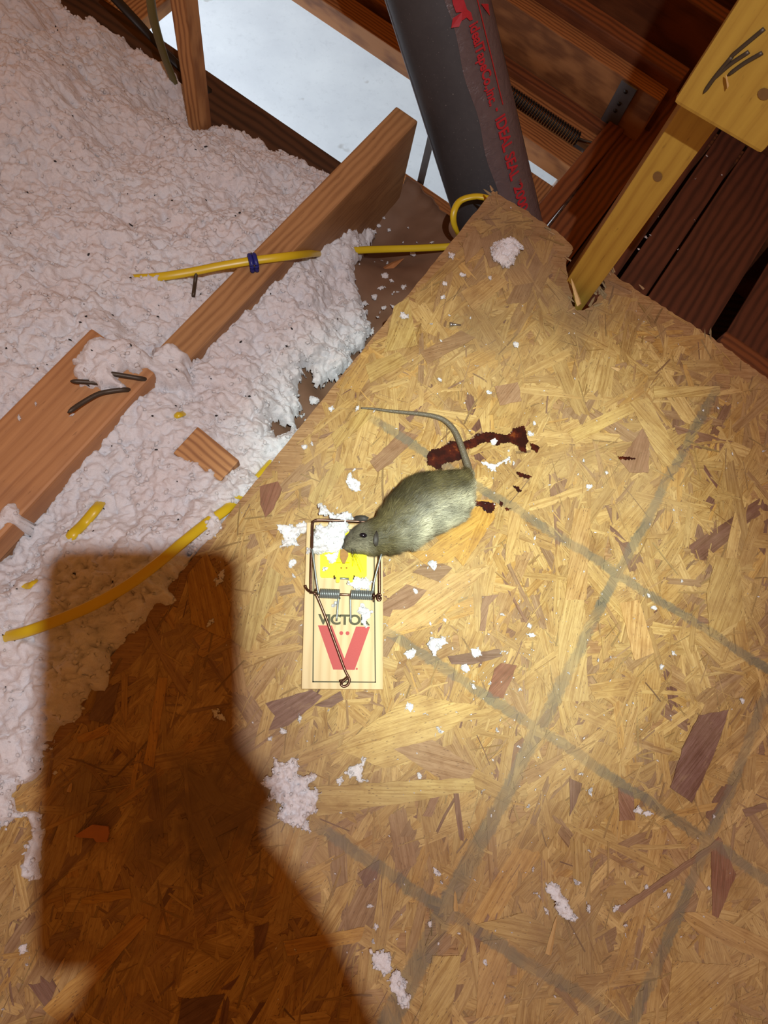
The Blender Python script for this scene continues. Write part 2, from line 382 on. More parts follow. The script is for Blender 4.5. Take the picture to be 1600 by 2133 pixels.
# hatch far side
hb = 1.190
tag(box_ab('hatch_header', -1.3, -.085, hb, hb + .038, ZC, -.150, M['frame'], .002), 'thick pine header along the far side of the hatch', 'header')
tag(box_ab('header_cap', -1.3, -.075, hb + .038, hb + .076, ZC, -.128, M['redorange'], .002), 'dark orange board doubled up behind the pine header', 'board')
tag(box_ab('attic_joist', -1.3, .6, 1.36, 1.398, ZC, -.10, M['redorange'], .002), 'dark orange joist running behind the hatch header', 'joist')
tag(box_ab('decking_board', -1.3, -.13, 1.266, 1.36, -.235, -.215, M['redwood'], .0015), 'dark board lying between header and back joist', 'plank')
tag(box_ab('ladder_rail', -.884, -.119, 1.131, 1.162, -.275, -.246, M['frame'], .002), 'pine ladder rail between the coil spring and the header', 'rail')
tag(box_ab('ladder_strip', -.884, -.119, 1.163, 1.187, -.262, -.236, M['redorange'], .0015), 'thin strip between ladder rail and header', 'strip')
tag(box_ab('spring_gap_shade', -.884, -.119, 1.113, 1.130, -.290, -.274, M['darkwood'], .001), 'dark strip under the coil spring standing in for the shadow gap', 'strip')  # dark strip paints the shadow in the gap below the spring
tag(box_ab('hatch_rail', -.884, -.119, 1.067, 1.112, -.290, -.250, M['frame'], .002), 'pine rail below the coil spring edging the bright floor', 'rail')
# hatch right side: strips and planks along b
tag(box_ab('hatch_side_frame', -.150, -.118, .80, 1.188, -.246, -.228, M['redorange'], .002, rz=-.03), 'narrow orange-brown strip edging the hatch beside the duct', 'frame')
PL = [(-.114, -.052, -.238, 'reddish plank just left of the yellow post', .0), (-.050, .029, -.244, 'reddish plank behind the yellow post', .0),
      (.036, .090, -.250, 'narrow brown plank right of the yellow post, flecked with insulation', .004), (.093, .214, -.246, 'widest brown plank beyond the torn panel edge', .0),
      (.240, .40, -.252, 'brown plank past the wide black gap', .0), (.405, .58, -.249, 'outermost brown plank beyond the black gap', .0)]
for a0, a1, z1, lb, rz in PL:
    tag(box_ab('floor_plank', a0, a1, .45, 1.355 if a0 < .3 else 1.30, ZC, z1, M['redwood'] if a0 > -.06 else M['redorange'], .002, rz=rz), lb, 'plank', 'brown planks beyond the panel')
for b_, lb in ((.66, 'bearer under the brown planks at the panel side'), (1.31, 'bearer under the far ends of the brown planks')):
    tag(box_ab('plank_bearer', HA1 + .017, .60, b_, b_ + .038, ZL, ZC, M['redorange'], .002), lb, 'joist')
tag(box_ab('orange_block', .214, .62, .735, .862, ZC, -.150, M['redorange'], .003), 'orange wood block at the panel edge beyond the black gap', 'block')
for q in [(.10, .95), (.075, 1.02), (.06, .985), (.05, 1.06), (.085, .9), (.14, .98), (.118, 1.1), (.16, 1.05), (.04, 1.12)]: pass
# hatch left end
tag(box_ab('hatch_end_frame', -.965, -.885, .775, 1.19, ZC, -.232, M['pine'], .002), 'pale pine board across the far end of the hatch beside the dark strap', 'frame')
tag(box_ab('dark_beam', -1.75, -.975, .775, 1.9, ZC, -.16, M['redwood'], .003), 'dark red beam beyond the far end of the hatch', 'beam')
# ladder pieces seen through the hatch, beside the duct
lad = empty('folded_ladder', W(-.25, .95, -.5))
tag(lad, 'folded wooden attic ladder section hanging below the hatch by the duct', 'ladder')
box_ab('side_rail', -.215, -.160, .80, 1.06, -.40, -.30, M['frame'], .003, parent=lad)
box_ab('rung', -.52, -.16, .835, .868, -.43, -.405, M['pine'], .002, parent=lad)
box_ab('rung', -.52, -.16, .955, .985, -.43, -.405, M['pine'], .002, parent=lad)
bp = box_ab('door_panel', -.52, -.40, .79, .87, -.45, -.435, M['beige'], .004, parent=lad); bp['label'] = 'beige hatch door corner'
# folding metal arm
am = empty('folding_arm', P(898, 300, -.33)); tag(am, 'dark steel folding arm hanging in the hatch left of the duct', 'arm')
def flat_bar(name, p0, p1, w, t, mat, parent):
    d = (Vector(p1) - Vector(p0)); L = d.length; m = d.to_track_quat('X', 'Z').to_matrix()
    return box(name, (L, w, t), mat, (Vector(p0) + Vector(p1)) / 2, m.to_euler(), .0008, parent)
flat_bar('upper_bar', P(902, 270, -.30), P(874, 388, -.42), .014, .004, M['galv'], am)
flat_bar('lower_bar', P(872, 385, -.42), P(884, 425, -.43), .016, .004, M['galv'], am)
tube('pivot_rivet', [P(873, 388, -.425), P(873, 388, -.408)], .005, M['galv'], am)
# coil spring beside the rail
def helix(p0, p1, r, turns, wire, sides=6, seg=14, up=Vector((0, 0, 1))):
    p0, p1 = Vector(p0), Vector(p1); ax = (p1 - p0).normalized(); s = ax.cross(up).normalized(); w = s.cross(ax); n = int(turns * seg)
    pts = [p0 + (p1 - p0) * (i / n) + s * math.cos(2 * math.pi * i / seg) * r + w * math.sin(2 * math.pi * i / seg) * r for i in range(n + 1)]
    V, Fc = [], []
    for i, p in enumerate(pts):
        rad = (p - (p0 + (p1 - p0) * (i / n))).normalized()
        for k in range(sides):
            an = 2 * math.pi * k / sides; V.append(p + rad * math.cos(an) * wire + ax * math.sin(an) * wire)
    for i in range(n):
        for k in range(sides):
            k2 = (k + 1) % sides; Fc.append((i * sides + k, i * sides + k2, (i + 1) * sides + k2, (i + 1) * sides + k))
    return V, Fc
s0, s1 = W(-.46, 1.1215, -.2385), W(-.170, 1.1215, -.2385)
V, Fc = helix(s0, s1, .0088, 54, .0016)
sp = empty('coil_spring', s1); tag(sp, 'black steel coil spring stretched along the ladder rail', 'spring')
mesh_obj('coil', V, Fc, M['black'], sp, True)
tube('hook', [s1, s1 + Vector((.012, -.004, .0)), s1 + Vector((.022, -.012, .006)), s1 + Vector((.028, -.02, .0))], .002, M['nail'], sp)
hp = empty('spring_bracket', P(1208, 318, -.27)); tag(hp, 'grey steel bracket plate with bolt at the spring end', 'bracket')
box('plate', (.046, .036, .004), M['galv'], P(1208, 318, -.262), (0, 0, ANG2 - .2), .0015, hp)
tube('bolt', [P(1212, 318, -.262), P(1212, 318, -.252)], .0055, M['galv'], hp, 10)
tube('bolt', [P(1198, 312, -.262), P(1198, 312, -.255)], .004, M['galv'], hp, 10)
lm = tube('lime_cap', [P(1188, 334, -.31), P(1202, 343, -.31)], .008, M['lime'], sides=12); tag(lm, 'lime green plastic cap under the steel bracket', 'cap')
tag(tube('white_rod', [P(1183, 352, -.30), P(1150, 395, -.31), P(1112, 442, -.33)], .0055, M['white'], sides=10), 'off-white rod beside the folded ladder', 'rod')
# angle plate on the header end
hg = empty('angle_plate', W(-.145, hb, -.19)); tag(hg, 'grey angle plate with screw holes at the end of the pine header', 'bracket')
box_ab('plate', -.160, -.128, hb - .005, hb - .0005, -.245, -.152, M['galv'], .001, parent=hg)
for zz in (-.165, -.19, -.205, -.232): tube('screw_hole', [W(-.144, hb - .0065, zz), W(-.144, hb - .002, zz)], .0036, M['black'], hg, 8)
# perforated strap beside the duct
def perforated(name, p0, p1, w, t, holes, mat, label):
    d = (p1 - p0); L = d.length; n = 20; V, Fc = [], []
    bm = bmesh.new(); seg = 12; cs = [L * (i + .5) / holes for i in range(holes)]; cell = L / holes
    for c in cs:
        ring = []; outr = []
        for k in range(16):
            an = 2 * math.pi * k / 16; x, y = math.cos(an), math.sin(an); m = max(abs(x) / (cell / 2), abs(y) / (w / 2))
            ring.append((c + x * w * .27, y * w * .27)); outr.append((c + x / m, y / m))
        for z in (0, t):
            rv = [bm.verts.new((*q, z)) for q in ring]; ov = [bm.verts.new((*q, z)) for q in outr]
            for k in range(16): bm.faces.new((rv[k], rv[(k + 1) % 16], ov[(k + 1) % 16], ov[k]))
            if z == 0: r0, o0 = rv, ov
        for k in range(16):
            bm.faces.new((r0[k], r0[(k + 1) % 16], rv[(k + 1) % 16], rv[k])); bm.faces.new((o0[k], o0[(k + 1) % 16], ov[(k + 1) % 16], ov[k]))
    bmesh.ops.recalc_face_normals(bm, faces=bm.faces[:])
    me = bpy.data.meshes.new(name); bm.to_mesh(me); bm.free(); me.materials.append(mat)
    o = bpy.data.objects.new(name, me); COL.objects.link(o); o.location = p0; o.rotation_euler = (0, 0, math.atan2(d.y, d.x)); return tag(o, label, 'strap')
perforated('hanger_strap', P(803, 112, -.30), P(868, 152, -.30), .022, .0025, 4, M['galv'], 'perforated grey steel strap poking out beside the duct')
# tan batt and dark void at the top
def lumpy_roll(name, a0, a1, b0, r, z, mat):
    n, m = 60, 24; V, Fc = [], []
    for i in range(n + 1):
        for k in range(m):
            an = 2 * math.pi * k / m; rr = r * (1 + .12 * math.sin(i * .9 + k) + .05 * random.random()) * (1 - .9 * abs(2 * i / n - 1) ** 8)
            V.append(W(a0 + (a1 - a0) * i / n, b0 + math.cos(an) * rr, z + math.sin(an) * rr))
    for i in range(n):
        for k in range(m): Fc.append((i * m + k, i * m + (k + 1) % m, (i + 1) * m + (k + 1) % m, (i + 1) * m + k))
    return mesh_obj(name, V, Fc, mat, None, True)
tag(lumpy_roll('batt_roll', -.42, .42, 1.78, .13, -.085, M['pinkbatt']), 'tan fibrous insulation batt behind the back joist', 'insulation')
tag(box_ab('attic_deck', -.97, .9, 1.399, 2.4, ZC + .001, -.238, M['redwood'], .002), 'dark deck boards behind the back joist', 'deck')

# dark strap and olive cable at the top left
tag(tube('dark_strap', [P(205, -40, -.12), P(290, 50, -.15), P(365, 130, -.2), P(440, 195, -.225)], .008, M['black'], sides=8, flat=.4, smooth_pts=6), 'dark strap slanting down to the plate beside the upright stud', 'strap')
tag(tube('olive_cable', [P(310, -60, .05), P(318, 30, -.02), P(340, 110, -.1), P(362, 170, -.17), P(372, 215, -.215)], .0062, M['olive'], sides=10, flat=.6, smooth_pts=6), 'dull olive cable hanging down beside the slim upright stud', 'cable')

# ================================================================ metal duct with printed tape
DR = .0635
def at_depth(u, v, zc): return CAM + RC @ Vector(((u - CU) / F * zc, -(v - CV) / F * zc, -zc))
dT, dB = at_depth(913, 0, .127 * F / 206), at_depth(1038, 455, .127 * F / 170)
ax = (dT - dB).normalized(); dlo = dB - ax * .07; dhi = dT + ax * .45
tocam = (CAM - dB); tocam = (tocam - ax * tocam.dot(ax)).normalized(); side = ax.cross(tocam).normalized()
if (RC.transposed() @ side).x < 0: side = -side                # theta grows to the right of the picture
def on_duct(s, th, r=DR): return dlo + ax * s + (tocam * math.cos(th) + side * math.sin(th)) * r
LD = (dhi - dlo).length
def duct_mat():
    t = NT('dull_galvanised_sheet'); tc = t.n('NewGeometry').outputs['Position']
    n = t.n('TexVoronoi', {'Vector': tc, 'Scale': 160.0}).outputs['Color']; n2 = t.noise(tc, 12, 4); fl_ = t.n('MapRange', {0: t.noise(tc, 420, 2), 1: .70, 2: .76}).outputs[0]
    c = t.mix(n2, (.036, .037, .043), (.07, .07, .075)); c = t.mix(t.math('MULTIPLY', n, .10), c, (.12, .12, .12)); c = t.mix(t.math('MULTIPLY', fl_, .6), c, (.34, .33, .31))
    t.col(c).p(Roughness=.6, Metallic=.2); return t.m
duct = empty('metal_duct', dlo); tag(duct, 'round grey sheet-metal duct with a strip of red-printed clear tape', 'duct')
n = 48; V, Fc = [], []
ss = [0, LD * .5, LD]
rr = [DR, DR, DR]
for s, r in zip(ss, rr):
    for k in range(n): V.append(on_duct(s, 2 * math.pi * k / n, r))
for i in range(len(ss) - 1):
    for k in range(n): Fc.append((i * n + k, i * n + (k + 1) % n, (i + 1) * n + (k + 1) % n, (i + 1) * n + k))
mesh_obj('pipe', V, Fc, duct_mat(), duct, True)
V, Fc = [], []
for s in (0, LD):
    for dr in (0, .0012):
        for dth in (-.02, .02): V.append(on_duct(s, -1.38 + dth, DR + dr))
mesh_obj('seam', V, [(0, 1, 5, 4), (2, 3, 7, 6), (0, 2, 6, 4), (1, 3, 7, 5), (0, 1, 3, 2), (4, 5, 7, 6)], M['galv'], duct)
def tape_mat():
    t = NT('clear_tape_film'); tc = t.n('NewGeometry').outputs['Position']
    n = t.noise(t.n('Mapping', {'Vector': tc, 'Scale': (1, 1, 1)}).outputs[0], 55, 5, .6, 1.5)
    t.col(t.mix(n, (.15, .105, .105), (.25, .18, .18))).p(Roughness=.28); t.b.inputs['Alpha'].default_value = .6; t.bump(n, .6, .003); return t.m
V, Fc = [], []; ns, nt = 70, 14
for i in range(ns + 1):
    for k in range(nt + 1):
        th = .12 + .03 * math.sin(i * .7) + (1.30 - .12) * k / nt
        V.append(on_duct(LD * i / ns, th, DR + .0007 + .0006 * math.sin(i * 1.7 + k * .9) * random.random()))
for i in range(ns):
    for k in range(nt): Fc.append((i * (nt + 1) + k, i * (nt + 1) + k + 1, (i + 1) * (nt + 1) + k + 1, (i + 1) * (nt + 1) + k))
tp = mesh_obj('tape_strip', V, Fc, tape_mat(), duct, True); tp['label'] = 'clear wrinkled tape printed in red'
def s_at(vpix, th):
    best = min(range(600), key=lambda i: abs(PX(on_duct(LD * i / 600, th))[1] - vpix)); return LD * best / 600
M['tapered'] = plain('tape_red_print', (.50, .02, .035), .5, var=.25, scale=300)
def duct_text(body, v0, v1, thc, height, bold=.02):
    uvs, fc = text_mesh(body, bold); sa, sb = s_at(v0, thc), s_at(v1, thc)
    V = [on_duct(sa + (sb - sa) * x, thc + (y - .5) * height / DR, DR + .0034) for x, y in uvs]
    o = mesh_obj('printed_text', V, fc, M['tapered'], tp); return o
duct_text('idealTapeCo.,inc.', 48, 219, .50, .0185, .03); duct_text('-', 224, 232, .56, .003); duct_text('IDEAL SEAL', 243, 372, .60, .0175, .03); duct_text('2000', 385, 438, .62, .017, .03)
duct_text('TM', 372, 380, .70, .004, 0)
def duct_poly(pts, name='printed_mark'):
    V = [on_duct(s, th, DR + .0034) for s, th in pts]; o = mesh_obj(name, V, [tuple(range(len(V)))], M['tapered'], tp); return o
sa, sb = s_at(215, .8), s_at(-60, .8); duct_poly([(sa, .725), (sb, .725), (sb, .75), (sa, .75)], 'printed_rule')
s0_ = s_at(45, .45); k_ = .0125
ring = [(1, -.1), (.9, -.9), (.2, -1.2), (0, -.6), (.35, -.3), (.4, .15), (0, .35), (-.05, .62), (.6, .62), (1.0, .35), (1.9, .3), (3.2, .35), (3.2, -.5), (2.0, -.62), (1.2, -.55)]
duct_poly([(s0_ + x * k_, .38 + y * .24) for x, y in ring]); duct_poly([(s_at(42, .8), .98), (s_at(8, .8), .80), (s_at(20, .8), 1.02)])

# ================================================================ strand board panel
random.seed(11)
def jag(pts, step, amp):
    out = []
    for i in range(len(pts) - 1):
        a, b2 = pts[i], pts[i + 1]; L = (b2 - a).length; k = max(1, int(L / step)); nrm = Vector((-(b2 - a).y, (b2 - a).x, 0)).normalized()
        for q in range(k): out.append(a.lerp(b2, q / k) + nrm * random.uniform(-amp, amp))
    return out
tip = [(1027, 397), (1046, 411), (1072, 424), (1100, 441), (1131, 463), (1160, 484), (1188, 505), (1196, 520), (1182, 536), (1178, 556), (1184, 578), (1193, 600), (1189, 628), (1199, 646), (1222, 644), (1238, 634), (1252, 614), (1262, 596), (1258, 580), (1262, 568), (1268, 559), (1282, 574), (1330, 605), (1400, 650), (1480, 701), (1540, 744), (1600, 790)]
far = jag([P(u, v) for u, v in tip] + [W(1.15, .688, 0)], .005, .0016)
left = jag([W(-.172, -.85, 0), P(420, 1140), P(1027, 397)], .01, .0006)
OUT = far + [W(1.15, .688, 0), W(1.15, -.85, 0)] + left
OUTXY = [(p.x, p.y) for p in OUT]
panel = prism('strand_board_panel', OUT, -.018, 0.0, M['osb_core'], origin=Vector((.2, .2, -.018)))
tag(panel, 'tan oriented strand board panel with torn corner notch and grey brushed lines', 'panel')
PAL = [((.51, .345, .125), 6), ((.56, .39, .150), 4.5), ((.475, .31, .108), 5), ((.435, .28, .102), 4), ((.51, .315, .095), 2.4), ((.39, .245, .105), 2.6), ((.33, .205, .105), 1.7), ((.25, .14, .085), .45), ((.19, .095, .065), .36)]
def pick():
    c = random.choices([p[0] for p in PAL], [p[1] for p in PAL])[0]; k = random.uniform(.90, 1.10); return tuple(min(1, x * k) for x in c)
def strand_outline(L, w, n=7, m=6, rag=.05):
    """a flake: long sides nearly straight, both ends torn into fibres"""
    e0 = random.uniform(-.6, .6) * w; e1 = random.uniform(-.6, .6) * w
    bow = random.uniform(-.03, .03) * L; tp0 = random.uniform(.6, 1); tp1 = random.uniform(.6, 1); pts = []
    side = lambda t: (tp0 * (1 - t) + tp1 * t) * w / 2
    for i in range(n):
        t = i / (n - 1); pts.append((-L / 2 + L * t - (e0 * (1 - t) + e1 * t) * .5, -side(t) + bow * 4 * t * (1 - t) + random.uniform(-.04, .04) * w))
    for i in range(1, m): pts.append((L / 2 + e1 * (i / m - .5) + random.uniform(-rag, rag) * L, side(1) * (2 * i / m - 1)))
    for i in range(n):
        t = 1 - i / (n - 1); pts.append((-L / 2 + L * t + (e0 * (1 - t) + e1 * t) * .5, side(t) + bow * 4 * t * (1 - t) + random.uniform(-.04, .04) * w))
    for i in range(1, m): pts.append((-L / 2 - e0 * (i / m - .5) + random.uniform(-rag, rag) * L, side(0) * (1 - 2 * i / m)))
    return pts
class StrandSet:
    def __init__(s): s.V, s.F, s.C, s.U = [], [], [], []
    def add(s, world_pts, grain_ang, z, tilt, col):
        cx = sum(p[0] for p in world_pts) / len(world_pts); cy = sum(p[1] for p in world_pts) / len(world_pts)
        ca, sa_ = math.cos(grain_ang), math.sin(grain_ang); ou, ov = random.uniform(0, 50), random.uniform(0, 50)
        k = len(s.V); n = len(world_pts); uv = []
        for ring in (0, 1):
            for p in world_pts:
                dx, dy = p[0] - cx, p[1] - cy; gx, gy = dx * ca + dy * sa_, -dx * sa_ + dy * ca
                zz = max(.00005, z + gx * tilt[0] + gy * tilt[1]) if ring == 0 else -.0006
                s.V.append((p[0], p[1], zz)); uv.append((gx + ou, gy + ov))
        fs = [tuple(range(k, k + n))] + [(k + (i + 1) % n, k + i, k + n + i, k + n + (i + 1) % n) for i in range(n)]
        for f in fs:
            s.F.append(f)
            for q in f: s.U.append(uv[q - k]); s.C.append((*col, 1))
    def build(s, name, parent, kind=None, origin=Vector((0, 0, 0))):
        me = bpy.data.meshes.new(name); me.from_pydata([(v[0] - origin.x, v[1] - origin.y, v[2] - origin.z) for v in s.V], [], s.F)
        me.uv_layers.new(name='grain').data.foreach_set('uv', np.array(s.U, np.float32).ravel())
        me.color_attributes.new('scol', 'FLOAT_COLOR', 'CORNER').data.foreach_set('color', np.array(s.C, np.float32).ravel())
        me.materials.append(M['strand']); me.update()
        o = bpy.data.objects.new(name, me); COL.objects.link(o); o.location = origin; put_under(o, parent)
        if kind: o['kind'] = kind
        return o
layer = StrandSet()
cand = []
for kind, cnt in ((0, 3800), (1, 3200), (2, 4200)):
    for i in range(cnt):
        if kind == 0: L, w, o_ = random.uniform(.05, .12), random.uniform(.012, .032), None
        elif kind == 1: L, w, o_ = random.uniform(.02, .065), random.uniform(.004, .012), None
        else: L, w, o_ = random.uniform(.010, .045), random.uniform(.0007, .0028), None
        o_ = strand_outline(L, w, 6, 6, .05) if kind == 0 else strand_outline(L, w, 4, 4, .08) if kind == 1 else strand_outline(L, w, 3, 2, .06)
        cx, cy = (random.uniform(-.36, .78), random.uniform(-.42, .74)) if random.random() < .72 else (random.uniform(-.55, 1.25), random.uniform(-.95, .75))
        an = random.gauss(1.05, .55) if random.random() < .62 else random.uniform(0, math.pi)
        ca, sa_ = math.cos(an), math.sin(an)
        cand.append(([(cx + x * ca - y * sa_, cy + x * sa_ + y * ca) for x, y in o_], an, kind))
allp = np.array([p for c in cand for p in c[0]]); sd = sdist(allp[:, 0], allp[:, 1], OUTXY); k = 0
for pts, an, kind in cand:
    d = sd[k:k + len(pts)]; k += len(pts)
    if d.min() < .0004: continue
    z_ = random.uniform(.0001, .0010) if kind == 0 else random.uniform(.0003, .0012) if kind == 1 else random.uniform(.0006, .0013)
    c_ = pick()
    if kind == 2: kk_ = random.choice((.62, .8, .92, 1.0)); c_ = tuple(x * kk_ for x in c_)
    layer.add(pts, an, z_, (random.uniform(-.005, .005), random.uniform(-.026, .026)), c_)
layer.build('strand_layer', panel, 'stuff')
# strands that stand out one by one in the photograph: outline in picture points, colour
DK, RB, MB_, PL1, PL2, OR = (.205, .115, .085), (.225, .085, .05), (.29, .165, .095), (.575, .41, .15), (.50, .345, .12), (.56, .33, .075)
TR = [
 ([(553, 1465), (648, 1437), (672, 1450), (640, 1480), (600, 1512), (560, 1522), (572, 1492)], DK), ([(655, 1470), (708, 1440), (716, 1458), (690, 1474)], DK),
 ([(858, 1192), (900, 1163), (942, 1184), (912, 1213)], MB_), ([(798, 1256), (846, 1218), (890, 1230), (862, 1262), (815, 1285), (797, 1282)], MB_),
 ([(932, 1368), (1040, 1352), (1046, 1366), (985, 1385), (940, 1384)], DK), ([(1030, 1394), (1044, 1381), (1076, 1386), (1048, 1455), (1014, 1452)], RB),
 ([(1003, 1242), (1038, 1238), (1018, 1262), (1010, 1315), (999, 1314)], MB_), ([(770, 962), (838, 898), (872, 908), (815, 965), (785, 985)], MB_),
 ([(541, 1013), (578, 1004), (588, 1020), (570, 1060), (553, 1078), (543, 1052)], RB), ([(1030, 806), (1078, 797), (1086, 836), (1040, 846)], (.36, .22, .12)),
 ([(1455, 1490), (1517, 1478), (1490, 1560), (1440, 1672), (1395, 1640), (1420, 1560)], DK), ([(1186, 1620), (1212, 1632), (1200, 1672), (1186, 1700)], DK),
 ([(1480, 1758), (1496, 1742), (1532, 1820), (1508, 1880), (1482, 1942)], RB), ([(1286, 1640), (1318, 1650), (1322, 1708), (1290, 1710)], MB_),
 ([(1545, 1686), (1594, 1672), (1598, 1684), (1552, 1702)], DK), ([(880, 1700), (930, 1588), (944, 1590), (898, 1702)], MB_),
 ([(1290, 1590), (1310, 1470), (1328, 1472), (1318, 1560)], PL2), ([(1370, 1066), (1386, 1060), (1356, 1100)], MB_),
 ([(1470, 1240), (1490, 1160), (1540, 1165), (1548, 1290), (1478, 1330)], PL2), ([(1195, 1060), (1230, 1060), (1220, 1250), (1176, 1250)], PL2),
 ([(1290, 1255), (1330, 1250), (1362, 1360), (1320, 1376)], PL1), ([(640, 1640), (870, 1625), (985, 1620), (990, 1644), (880, 1665), (660, 1700)], PL1),
 ([(700, 1560), (860, 1445), (940, 1462), (1000, 1470), (850, 1590), (800, 1600)], PL1), ([(850, 1150), (890, 1148), (985, 1060), (1000, 1085), (940, 1170), (890, 1180)], OR),
 ([(795, 1325), (840, 1215), (870, 1210), (1020, 1180), (900, 1300)], PL1), ([(905, 1115), (985, 1045), (1025, 1040), (1030, 1080), (965, 1180)], OR),
 ([(1060, 1065), (1090, 1055), (1072, 1170), (1050, 1180)], PL1), ([(1160, 1250), (1215, 1240), (1225, 1460), (1165, 1460)], PL1),
 ([(1410, 1900), (1455, 1945), (1610, 2010), (1610, 1960), (1470, 1900)], PL2), ([(1400, 2000), (1520, 2010), (1500, 2120), (1385, 2133)], PL2),
 ([(1280, 1895), (1500, 1745), (1505, 1756), (1300, 1900)], MB_), ([(990, 1925), (1090, 1900), (1180, 1960), (1100, 1975)], PL2),
 ([(1000, 1960), (1060, 1955), (1050, 2110), (990, 2120)], PL2), ([(870, 2133), (900, 1990), (960, 1990), (935, 2133)], PL2),
 ([(1360, 806), (1498, 806), (1500, 826), (1362, 830)], PL1), ([(1310, 840), (1350, 830), (1420, 960), (1380, 975)], PL1),
 ([(1290, 960), (1340, 890), (1352, 905), (1350, 985), (1310, 985)], MB_), ([(1180, 900), (1330, 830), (1340, 848), (1200, 925)], PL1),
 ([(820, 640), (850, 620), (870, 720), (800, 735)], PL1), ([(962, 505), (992, 478), (1005, 515), (970, 552)], (.42, .27, .13)),
 ([(1000, 500), (1040, 480), (1070, 545), (1020, 560)], (.36, .22, .11)), ([(960, 610), (1030, 570), (1060, 590), (985, 650)], PL2),
 ([(875, 735), (960, 690), (990, 705), (890, 760)], (.35, .20, .10)), ([(760, 760), (830, 735), (850, 755), (770, 800)], PL2),
 ([(690, 905), (760, 850), (775, 870), (700, 935)], PL2), ([(640, 1040), (700, 960), (720, 975), (665, 1060)], PL2),
 ([(480, 1330), (560, 1180), (590, 1200), (520, 1360)], PL2), ([(185, 1500), (205, 1440), (250, 1425), (230, 1508)], DK),
 ([(160, 1535), (225, 1508), (228, 1530), (165, 1548)], OR), ([(300, 1590), (330, 1410), (350, 1412), (320, 1600)], OR),
 ([(530, 1930), (560, 1920), (550, 1970), (530, 2000)], DK), ([(460, 2060), (500, 2030), (480, 2060)], DK), ([(380, 2080), (470, 2070), (440, 2133), (370, 2133)], DK),
 ([(170, 1870), (270, 1850), (275, 1870), (170, 1885)], OR), ([(90, 2100), (290, 1900), (310, 1915), (130, 2133)], OR), ([(700, 1850), (740, 1830), (690, 1960), (640, 1990)], PL2),
 ([(590, 1960), (760, 1930), (750, 1960), (600, 1990)], OR), ([(820, 1560), (900, 1540), (990, 1600), (960, 1650)], (.40, .25, .13)),
 ([(390, 1200), (430, 1150), (480, 1260), (470, 1330), (400, 1300)], OR), ([(745, 1820), (790, 1790), (785, 1830), (760, 1850)], DK)]
for i, (pp, c) in enumerate(TR):
    w = [P(*q) for q in pp]; c0 = sum(w, Vector()) / len(w)
    # refine outline
    rp = []
    for q in range(len(w)):
        a_, b_ = w[q], w[(q + 1) % len(w)]; kk = max(1, int((b_ - a_).length / .006)); nn = Vector((-(b_ - a_).y, (b_ - a_).x, 0)).normalized()
        for r_ in range(kk): rp.append(a_.lerp(b_, r_ / kk) + nn * (random.uniform(-.0006, .0006)))
    far_ = max(((x - y).length, x, y) for x in w for y in w if x is not y)[1:] if False else None
    best = max(((w[a1] - w[a2]).length, a1, a2) for a1 in range(len(w)) for a2 in range(a1))
    d = w[best[1]] - w[best[2]]; an = math.atan2(d.y, d.x)
    s_ = StrandSet(); s_.add([(p.x, p.y) for p in rp], an, .0016 + .00002 * (i % 12), (random.uniform(-.001, .001), random.uniform(-.004, .004)), tuple(x * random.uniform(.95, 1.05) for x in c))
    s_.build('strand', panel, origin=Vector((c0.x, c0.y, 0)))
# splinters torn up around the notch and loose corners
def splinter(name, p0, p1, w, mat, parent=None, lift=.0):
    d = Vector(p1) - Vector(p0); s = Vector((-d.y, d.x, 0)).normalized() * w; n_ = 5; V = []; up = Vector((0, 0, w * .8))
    for i in range(n_ + 1):
        t = i / n_; c = Vector(p0).lerp(Vector(p1), t) + Vector((0, 0, lift * math.sin(t * 3.1))); k = (1 - .75 * t ** 2) * random.uniform(.8, 1.15) * (1 if i < n_ else .25)
        V += [c - s * k, c + up * k, c + s * k, c - up * k * .6]
    Fc = []
    for i in range(n_):
        for k in range(4): Fc.append((i * 4 + k, i * 4 + (k + 1) % 4, i * 4 + 4 + (k + 1) % 4, i * 4 + 4 + k))
    Fc += [(3, 2, 1, 0), tuple(n_ * 4 + k for k in range(4))]
    return mesh_obj(name, V, Fc, mat, parent, False, None if parent else Vector(p0))
M['fibre'] = plain('torn_strand_fibre', (.42, .26, .12), .8, var=.4, scale=200); M['fibre2'] = plain('grey_torn_fibre', (.30, .22, .11), .8, var=.4, scale=200)
for i in range(34):
    u, v = random.choice([(1182, 545), (1186, 575), (1192, 610), (1190, 632), (1200, 646), (1238, 634), (1254, 612), (1262, 596), (1260, 580), (1266, 566), (1258, 600), (1250, 618), (1274, 566), (1030, 402), (1150, 478), (1190, 508), (1335, 608), (1470, 696)])
    u += random.uniform(-12, 12); v += random.uniform(-10, 12); an = random.uniform(0, 6.28); L = random.uniform(.006, .016)
    if (u, v) > (1240, 0): an = random.uniform(1.2, 2.4)
    p0 = P(u, v, .0005); splinter('splinter', p0, p0 + Vector((math.cos(an) * L, math.sin(an) * L, random.uniform(0, .004))), random.uniform(.0010, .0024), random.choice([M['fibre'], M['fibre2']]), panel)
sl = [((1207, 636), (1190, 580), .004, 'pale splinter leaning in the notch against the yellow post', .02), ((1142, 1988), (1160, 1908), .0028, 'thin yellow splinter lying below the long insulation tuft', .003),
      ((950, 1898), (948, 1856), .0022, 'short pale splinter on a grey brushed line', .002), ((143, 1650), (149, 1630), .0022, 'tiny pale splinter in the dark shadowed part of the panel', .003),
      ((118, 2030), (135, 1995), .002, 'small pale flake by the panel edge in shadow', .002), ((1290, 770), (1272, 764), .003, 'small orange chip on the greyed panel corner', .002)]
for a_, b_, w, lb, z in sl: tag(splinter('wood_splinter', P(*a_, .002), P(*b_, z), w, M['splinter']), lb, 'splinter')
